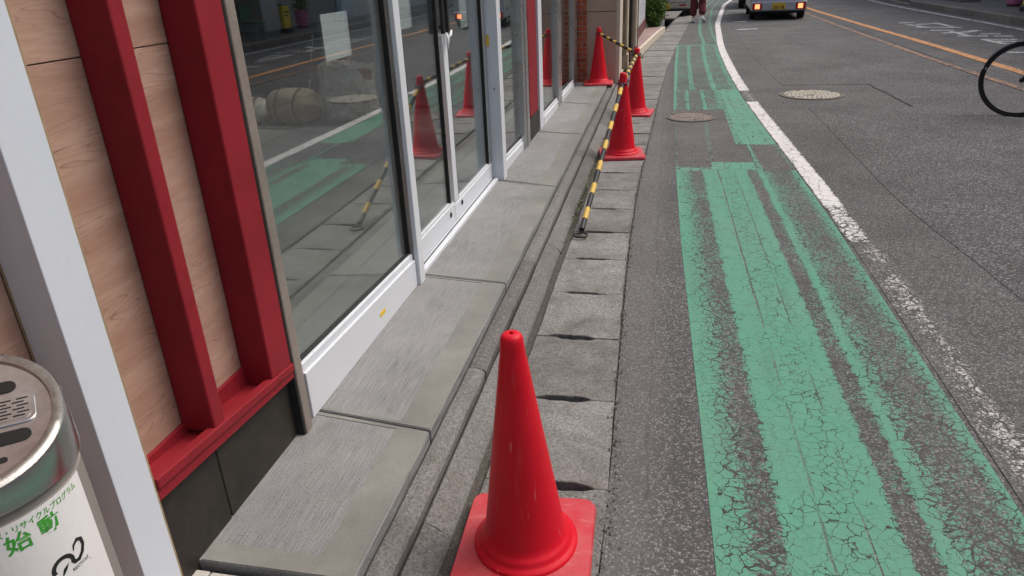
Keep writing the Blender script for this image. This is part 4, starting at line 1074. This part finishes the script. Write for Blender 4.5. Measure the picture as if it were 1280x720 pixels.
kei = vehicle('box_van', 1.42, [(0,.24),(3.2,.24),(3.28,.5),(3.22,.95),(2.75,1.72),(2.5,1.86),(.15,1.86),(.03,1.7),(0,1.0)], .95, M['silver'],
    'small silver box van with lit tail lights and yellow plate driving away', 'van', rear_kei)
kei.location = (2.86, 21.35, 0); kei.rotation_euler = (0,0,R(-3))
def rear_mini(root, W):
    bp = MB().box(-W/2+.005, W/2-.005, -.07, .12, .22, .52).build('bumper', M['silver_beige'], root, .05, seg=3)
    MB().box(-W/2+.1, W/2-.1, -.05, .08, .155, .2195).build('bumper_skirt', M['black_plastic'], bp, .012)
    MB().box(-W/2+.14, W/2-.14, -.082, -.066, .395, .42).build('chrome_strip', M['chrome'], bp, .004)
    p = MB().box(-.165, .165, -.088, -.074, .215, .38).build('licence_plate', M['plate_yellow'], root, .004)
    digits('47-01', .115, p, 0, -.0895, .235, M['black_plastic'])
    for s in (-1,1): MB().box(s*(W/2-.07)-.06, s*(W/2-.07)+.06, -.01, .06, .70, 1.15).build('tail_light', M['lamp_red'], root, .02)
    MB().box(-W/2*.80, W/2*.80, -.012, .04, .95, 1.45).build('rear_window', M['auto_glass'], root, .04)
    for s in (-1,1): MB().box(s*(W/2-.25)-.10, s*(W/2-.25)+.10, -.079, -.068, .30, .345).build('reflector', M['lamp_red'], root, .006)
mini = vehicle('parked_minivan', 1.55, [(0,.22),(3.9,.22),(4.02,.55),(3.9,.85),(3.1,1.02),(2.5,1.62),(2.2,1.68),(.4,1.68),(.16,1.55),(.03,.95),(0,.8)], .9, M['silver_beige'],
    'champagne silver minivan with yellow plate parked on the left beyond the shrub', 'van', rear_mini)
mini.location = (-.10, 23.9, 0); mini.rotation_euler = (0,0,R(-6))
def rear_dark(root, W):
    MB().box(-W/2+.01, W/2-.01, -.06, .1, .25, .55).build('bumper', M['dark_paint'], root, .04, seg=3)
    p = MB().box(-.165, .165, -.074, -.062, .34, .50).build('licence_plate', M['paper'], root, .004)
    for s in (-1,1): MB().box(s*(W/2-.15)-.13, s*(W/2-.15)+.13, -.02, .03, .72, .86).build('tail_light', M['lamp_red'], root, .015)
    MB().box(-W/2*.78, W/2*.78, -.005, .03, .98, 1.35).build('rear_window', M['auto_glass'], root, .03)
dk = vehicle('dark_car', 1.60, [(0,.25),(3.7,.25),(3.8,.5),(3.7,.78),(2.8,.95),(2.2,1.45),(1.9,1.5),(.5,1.5),(.2,1.4),(.02,.95),(0,.8)], .9, M['dark_paint'],
    'dark car partly hidden ahead of the small box van', 'car', rear_dark)
dk.location = (3.05, 26.6, 0); dk.rotation_euler = (0,0,R(-8))

# ------------------------------------------------------------------ walking person seen from behind
per = empty('person', (.78,21.3,0)); tag(per, 'person in wide maroon trousers and white shoes walking up the green lane', 'person')
M['skin'] = pm('skin', (.48,.28,.20), .55, .06, 8); M['trouser'] = pm('maroon_cloth', (.12,.022,.032), .9, .25, 14, .15, 80, .3, 30)
M['shirt'] = pm('grey_cloth', (.18,.17,.19), .9, .15, 10); M['shoe'] = pm('white_shoe', (.70,.70,.68), .6, .08, 10); M['hair'] = pm('dark_hair', (.02,.016,.013), .6, .2, 30)
def skin_obj(name, verts, edges, radii, mat, parent, rootv=0, sub=2):
    m = bpy.data.meshes.new(name); m.from_pydata(verts, edges, []); o = obj(name, m, mat, parent)
    md = o.modifiers.new('skin', 'SKIN'); md.use_smooth_shade = True
    sv = m.skin_vertices[0].data if len(m.skin_vertices) else None
    if sv is None:
        bm = bmesh.new(); bm.from_mesh(m); bm.verts.layers.skin.verify(); bm.to_mesh(m); bm.free(); sv = m.skin_vertices[0].data
    for i, r_ in enumerate(radii):
        sv[i].radius = r_ if isinstance(r_, tuple) else (r_, r_); sv[i].use_root = (i == rootv)
    s = o.modifiers.new('sub', 'SUBSURF'); s.levels = sub; s.render_levels = sub
    return o
PX, PY = .78, 21.3
def PV(l): return [(PX+x, PY+y, z) for x, y, z in l]
bv = [(0,0,.90),(0,.01,1.10),(0,.02,1.30),(0,.03,1.40),(0,.05,1.49),(0,.06,1.58),(0,.06,1.66),     # pelvis..head 0-6
      (-.09,0,.86),(-.10,.10,.48),(-.10,.06,.09),(-.10,.15,.05),                                   # left leg 7-10
      (.09,0,.86),(.10,.03,.47),(.12,-.16,.12),(.14,-.05,.06),                                     # right leg 11-14
      (-.16,.02,1.37),(-.21,-.03,1.12),(-.20,.06,.90),(-.20,.08,.85),                              # left arm 15-18
      (.16,.02,1.37),(.21,.06,1.12),(.20,.20,.92),(.20,.23,.87)]                                   # right arm 19-22
be = [(0,1),(1,2),(2,3),(3,4),(4,5),(5,6),(0,7),(7,8),(8,9),(9,10),(0,11),(11,12),(12,13),(13,14),(3,15),(15,16),(16,17),(17,18),(3,19),(19,20),(20,21),(21,22)]
br = [.12,.11,.125,.09,.05,.075,.08,.08,.055,.038,.035,.08,.055,.038,.035,.05,.040,.028,.026,.05,.040,.028,.026]
skin_obj('body', PV(bv), be, br, M['skin'], per)
for side, hb in ((-1, Vector((PX-.20,PY+.08,.85))), (1, Vector((PX+.20,PY+.23,.87)))):
    mb = MB()
    for i, (ln, ox) in enumerate(((.065,-.028),(.075,-.010),(.07,.009),(.055,.026))):
        p0 = hb + Vector((0, ox, -.02)); mb.tube([p0, p0+Vector((-side*.006,.004,-ln*.5)), p0+Vector((-side*.02,.006,-ln))], [.009,.0085,.007], 7)
    mb.tube([hb+Vector((-side*.01,.03,.01)), hb+Vector((-side*.02,.05,-.015)), hb+Vector((-side*.022,.052,-.035))], [.010,.009,.007], 7)
    mb.build('fingers', M['skin'], per, smooth=True)
tv = [(0,0,.98),(0,0,.88),(-.10,0,.80),(-.11,.09,.48),(-.11,.065,.14),(.10,0,.80),(.11,.03,.47),(.12,-.13,.18)]
skin_obj('trousers', PV(tv), [(0,1),(1,2),(2,3),(3,4),(1,5),(5,6),(6,7)], [.15,.15,.11,.105,.10,.11,.105,.10], M['trouser'], per, 1)
sv_ = [(0,0,.94),(0,.01,1.12),(0,.02,1.32),(0,.03,1.40),(-.17,.02,1.36),(-.215,-.02,1.13),(-.205,.04,.96),(.17,.02,1.36),(.215,.05,1.13),(.20,.16,.97)]
skin_obj('jacket', PV(sv_), [(0,1),(1,2),(2,3),(3,4),(4,5),(5,6),(3,7),(7,8),(8,9)], [.165,.145,.15,.08,.07,.055,.045,.07,.055,.045], M['shirt'], per, 1)
hm = MB().lathe([(.01,.135),(.05,.125),(.085,.09),(.102,.03),(.100,-.04),(.08,-.10),(.06,-.12)], 20, (PX,PY+.05,1.625)).build('hair', M['hair'], per, smooth=True)
fc = MB()
for s in (-1,1): fc.lathe([(.002,-.012),(.010,-.006),(.010,.006),(.002,.012)], 8, (PX+s*.032,PY+.135,1.635)); fc.tube([(PX+s*.088,PY+.06,1.65),(PX+s*.098,PY+.05,1.63),(PX+s*.090,PY+.06,1.60)], .012, 6)
fc.tube([(PX,PY+.135,1.64),(PX,PY+.158,1.605),(PX,PY+.14,1.598)], [.008,.014,.010], 7); fc.tube([(PX-.025,PY+.132,1.565),(PX,PY+.142,1.563),(PX+.025,PY+.132,1.565)], .007, 6)
fc.build('face', M['skin'], per, smooth=True)
def shoe(x, y, z, rz, pitch):
    prof = [(-.05,.0),(-.09,.035),(-.04,.043),(.03,.047),(.09,.045),(.15,.032),(.17,.012)]
    vs_, fs_ = [], []
    n = 12
    for k, (yy, hw) in enumerate([(-.10,.022),(-.08,.036),(-.03,.040),(.04,.044),(.10,.046),(.145,.036),(.165,.016)]):
        top = [.075,.10,.105,.085,.062,.048,.035][k]
        for i in range(n):
            a = 2*math.pi*i/n; vs_.append((hw*math.cos(a), yy, max(0, top/2+top/2*math.sin(a)*1.15)))
    for k in range(6):
        for i in range(n): j = (i+1) % n; fs_.append((k*n+i,k*n+j,k*n+n+j,k*n+n+i))
    fs_ += [tuple(range(n))[::-1], tuple(6*n+i for i in range(n))]
    mb = MB(); mt = Matrix.Translation((PX+x,PY+y,z)) @ Matrix.Rotation(rz,4,'Z') @ Matrix.Rotation(pitch,4,'X')
    mb.add([mt @ Vector(v) for v in vs_], fs_); mb.build('shoe', M['shoe'], per, smooth=True)
shoe(-.105,.065,.004, R(6), 0); shoe(.13,-.13,.055, R(-28), R(-24))

# ------------------------------------------------------------------ bicycle at the right edge
bike = empty('bicycle', (3.40,8.0,.0)); tag(bike, 'black bicycle crossing the traffic lane, only one wheel in view', 'bicycle')
M['bike_black'] = pm('bicycle_black_paint', (.02,.02,.022), .35, .1, 20); M['spoke'] = pm('spoke_steel', (.5,.5,.5), .3, .1, metal=1)
K = Vector((3.40,8.0,.012)); dv = Vector((.906,-.423,0)); zv = Vector((0,0,1)); av = dv.cross(zv)
rw = .345
def bike_wheel(c):
    pts = [c + (dv*math.cos(t)+zv*math.sin(t))*rw for t in [2*math.pi*i/56 for i in range(56)]]
    t_ = MB().tube(pts, .0165, 10, True).build('wheel', M['tyre'], bike, smooth=True)
    pts = [c + (dv*math.cos(t)+zv*math.sin(t))*(rw-.022) for t in [2*math.pi*i/56 for i in range(56)]]
    MB().tube(pts, .009, 8, True).build('rim', M['bike_black'], t_, smooth=True)
    MB().tube([c-av*.045, c+av*.045], .022, 12).build('hub', M['bike_black'], t_, smooth=True)
    mb = MB()
    for i in range(28):
        t = 2*math.pi*i/28; s = (1 if i % 2 else -1); a = c+av*.03*s+(dv*math.cos(t+.35*s)+zv*math.sin(t+.35*s))*.02
        mb.tube([a, c+(dv*math.cos(t)+zv*math.sin(t))*(rw-.026)], .0009, 4)
    mb.build('spokes', M['spoke'], t_)
    return t_
c1 = K + zv*rw; c2 = c1 + dv*1.06
bike_wheel(c1); bike_wheel(c2)
def bp(a, z): return K + dv*a + zv*z
head_t, head_b, seat_t, bb0 = bp(.20,.92), bp(.14,.66), bp(.74,.88), bp(.60,.30)
fr = MB()
for a, b, r_ in ((head_t,head_b,.019),(head_b,bb0,.018),(head_t-zv*.08,bp(.70,.62),.015),(seat_t,bb0,.016),(bb0,c2+av*.05,.010),(bb0,c2-av*.05,.010),(bp(.71,.66),c2+av*.05,.009),(bp(.71,.66),c2-av*.05,.009)): fr.tube([a, a.lerp(b,.5), b], r_, 8)
fr.build('frame', M['bike_black'], bike, smooth=True)
fk_ = MB()
for s in (-1,1): fk_.tube([head_b, head_b+av*.045*s-zv*.04, c1+av*.05*s], .011, 8)
fk_.build('fork', M['bike_black'], bike, smooth=True)
MB().tube([head_t, head_t+zv*.10]+[], .013, 8).build('stem', M['spoke'], bike, smooth=True)
hbr = head_t+zv*.10
MB().tube([hbr+av*.28+dv*.16, hbr+av*.24+dv*.02, hbr+av*.08, hbr-av*.08, hbr-av*.24+dv*.02, hbr-av*.28+dv*.16], .011, 8).build('handlebar', M['spoke'], bike, smooth=True)
sd_ = MB().prism([(-.02,-.025),(.10,-.07),(.20,-.09),(.25,-.05),(.25,.05),(.20,.09),(.10,.07),(-.02,.025)], 0, .05).mesh('saddle')
for v in sd_.vertices: v.co = seat_t + dv*(v.co.x-.10) + av*v.co.y + zv*(v.co.z+.03)
obj('saddle', sd_, M['black_plastic'], bike, .015)
MB().tube([seat_t-zv*.02, seat_t+zv*.035], .012, 8).build('seat_post', M['spoke'], bike, smooth=True)
cr = MB().tube([bb0-av*.07, bb0+av*.07], .02, 10).tube([bb0+av*.07, bb0+av*.07+dv*.12-zv*.12], .009, 6).tube([bb0-av*.07, bb0-av*.07-dv*.12+zv*.12], .009, 6)
cr.build('crank', M['spoke'], bike, smooth=True)
for s in (1,-1):
    c = bb0+av*.10*s+(dv*.12-zv*.12)*s; MB().hexa([c+dv*a*.045+av*b*.03+zv*z*.01 for z in (-1,1) for a, b in ((-1,-1),(1,-1),(1,1),(-1,1))]).build('pedal', M['black_plastic'], bike, .004)
for cc, a0, a1 in ((c1,20,150),(c2,10,170)):
    vs_, fs_ = [], []
    for i in range(17):
        t = R(lerp(a0,a1,i/16)); e = dv*math.cos(t)+zv*math.sin(t)
        for q, rr in ((-1,.365),(-.5,.372),(.5,.372),(1,.365)): vs_.append(cc+e*rr+av*.024*q)
    for i in range(16):
        for q in range(3): fs_.append((i*4+q,i*4+q+1,i*4+5+q,i*4+4+q))
    MB().add(vs_, fs_).build('mudguard', M['bike_black'], bike, smooth=True)

# ------------------------------------------------------------------ far side of the street
def facade(name, y0, y1, x, h, mat, label):
    r_ = empty(name, (x+1,(y0+y1)/2,.1)); tag(r_, label, 'building'); return r_
M['shutter'] = pm('grey_shutter', (.36,.34,.31), .5, .08, 2, metal=.2); M['blue_panel'] = pm('blue_grey_panel', (.36,.43,.50), .5, .06, 2)
FXX = 9.3
s1 = facade('dark_open_shop', 6, 21, FXX, 6, None, 'dark open fronted shop across the street seen in the window reflection')
bx('wall', M['render_wall'], FXX, FXX+6, -4, 7.5, -.2, 6.5, s1, 0); bx('lintel', M['upper_wall'], FXX, FXX+6, 7.51, 20.6, 2.5, 6.5, s1, 0)
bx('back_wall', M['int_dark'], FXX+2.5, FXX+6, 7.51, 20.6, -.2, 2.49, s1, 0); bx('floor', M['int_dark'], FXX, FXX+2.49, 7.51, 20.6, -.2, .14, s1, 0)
bx('pier', M['render_wall'], FXX, FXX+6, 20.61, 21.6, -.2, 6.5, s1, .01)
bx('awning', M['dark_paint'], FXX-1.3, FXX-.01, 7.6, 20.5, 2.25, 2.33, s1, .01)
for yy in (9, 11.5, 14, 17.5): bx('counter', M['int_dark'], FXX+.2, FXX+1.0, yy, yy+1.2, .15, .95, s1, .02)
s2 = facade('shuttered_shop', 21.6, 27, FXX, 6, None, 'shop with lowered grey roller shutter across the street')
bx('wall', M['upper_wall'], FXX, FXX+6, 21.61, 27.4, 2.6, 6.5, s2, 0); bx('side_pier', M['blue_panel'], FXX-.02, FXX+6, 25.9, 27.4, -.2, 2.59, s2, .01)
zz = .13
while zz < 2.55:
    bx('shutter_slat', M['shutter'], FXX+.05, FXX+.5, 21.61, 25.89, zz, zz+.072, s2, .012); zz += .078
s3 = facade('cream_shop', 27.4, 40, FXX, 6, None, 'cream building with dark windows far up the other side of the street')
bx('wall', M['render_wall'], FXX, FXX+6, 27.41, 42, -.2, 7, s3, 0)
for yy in (28.5,31.5,34.5,37.5): bx('window', M['auto_glass'], FXX-.03, FXX+.1, yy, yy+2, .7, 2.3, s3, .01)
ysn = empty('yellow_sign', (8.30,20.1,.125)); tag(ysn, 'yellow standing sign on the far pavement seen reflected in the first window', 'sign')
M['sign_yellow'] = pm('yellow_sign_face', (.75,.55,.03), .5, .05, 10)
bx('board', M['sign_yellow'], 8.24, 8.36, 19.9, 20.3, .25, .86, ysn, .02); bx('foot', M['black_plastic'], 8.18, 8.42, 19.92, 20.28, .126, .248, ysn, .02); bx('cap', M['alu_grey'], 8.22, 8.38, 19.88, 20.32, .861, .92, ysn, .01)
bx('band', M['black_plastic'], 8.2375, 8.2395, 19.96, 20.24, .66, .70, ysn, 0); bx('band', M['black_plastic'], 8.2375, 8.2395, 19.98, 20.2, .58, .61, ysn, 0)
# green folding chair on the far pavement
gc = empty('green_chair', (8.05,17.9,.125)); tag(gc, 'green seat on thin legs on the far pavement, reflected in the first window', 'chair')
M['green_cloth'] = pm('green_cloth', (.05,.14,.08), .8, .15, 10)
bx('seat', M['green_cloth'], 7.85, 8.25, 17.7, 18.2, .53, .57, gc, .01); bx('backrest', M['green_cloth'], 8.26, 8.30, 17.7, 18.2, .6, .95, gc, .01)
for a in (7.87,8.25):
    for b in (17.72,18.18): MB().tube([(a,b,.125),(a,b,.53)], .012, 8).build('leg', M['alu_grey'], gc)
# pink planter on the far pavement
pk = empty('pink_planter', (8.80,21.9,.125)); tag(pk, 'pink pot at the far pavement edge in the top right corner', 'pot')
M['pink'] = pm('pink_glaze', (.55,.16,.30), .4, .1, 8); M['teal'] = pm('teal_cloth', (.08,.3,.28), .7, .1)
MB().lathe([(.13,.0),(.15,.02),(.17,.06),(.19,.25),(.22,.48),(.235,.52),(.22,.53),(.205,.51),(.19,.47),(.02,.46)], 28, (8.72,21.95,.126)).build('pot', M['pink'], pk, ang=40)
MB().lathe([(.135,-.001),(.16,.012),(.172,.055)], 28, (8.72,21.95,.127), cap=False).build('pot_foot', M['maroon'], pk, ang=40)
lm2 = MB(); rnd = random.Random(31)
for _ in range(260): a = rnd.uniform(0,6.28); r_ = rnd.uniform(0,.24); leaves(lm2, (8.72+r_*math.cos(a),21.95+r_*math.sin(a),.62+rnd.uniform(0,.4)), .09, rnd)
lm2.build('leaves', M['leaf'], pk)
cr_ = MB().box(8.2,8.75,24.2,25.8,.126,.2).build('low_step', M['far_kerb'], None, .01); tag(cr_, 'low pale doorstep slab on the far pavement', 'step')

nb = empty('light_blocking_house', (-2,-8,0)); tag(nb, 'unseen brown house added behind the photographer to block light from the shop posts', 'building')  # unseen house, placed to keep light off the posts' near sides
M['blocker_brown'] = pm('blocker_wall_brown', (.10,.075,.06), .8, .1, 3)  # dark brown so the added house bounces little light
bx('wall', M['blocker_brown'], -6, -.60, -14, -.52, -.2, 6.2, nb, .01); bx('roof', M['skirt'], -6.3, -.4, -14.2, -.52, 6.21, 6.45, nb, .02)
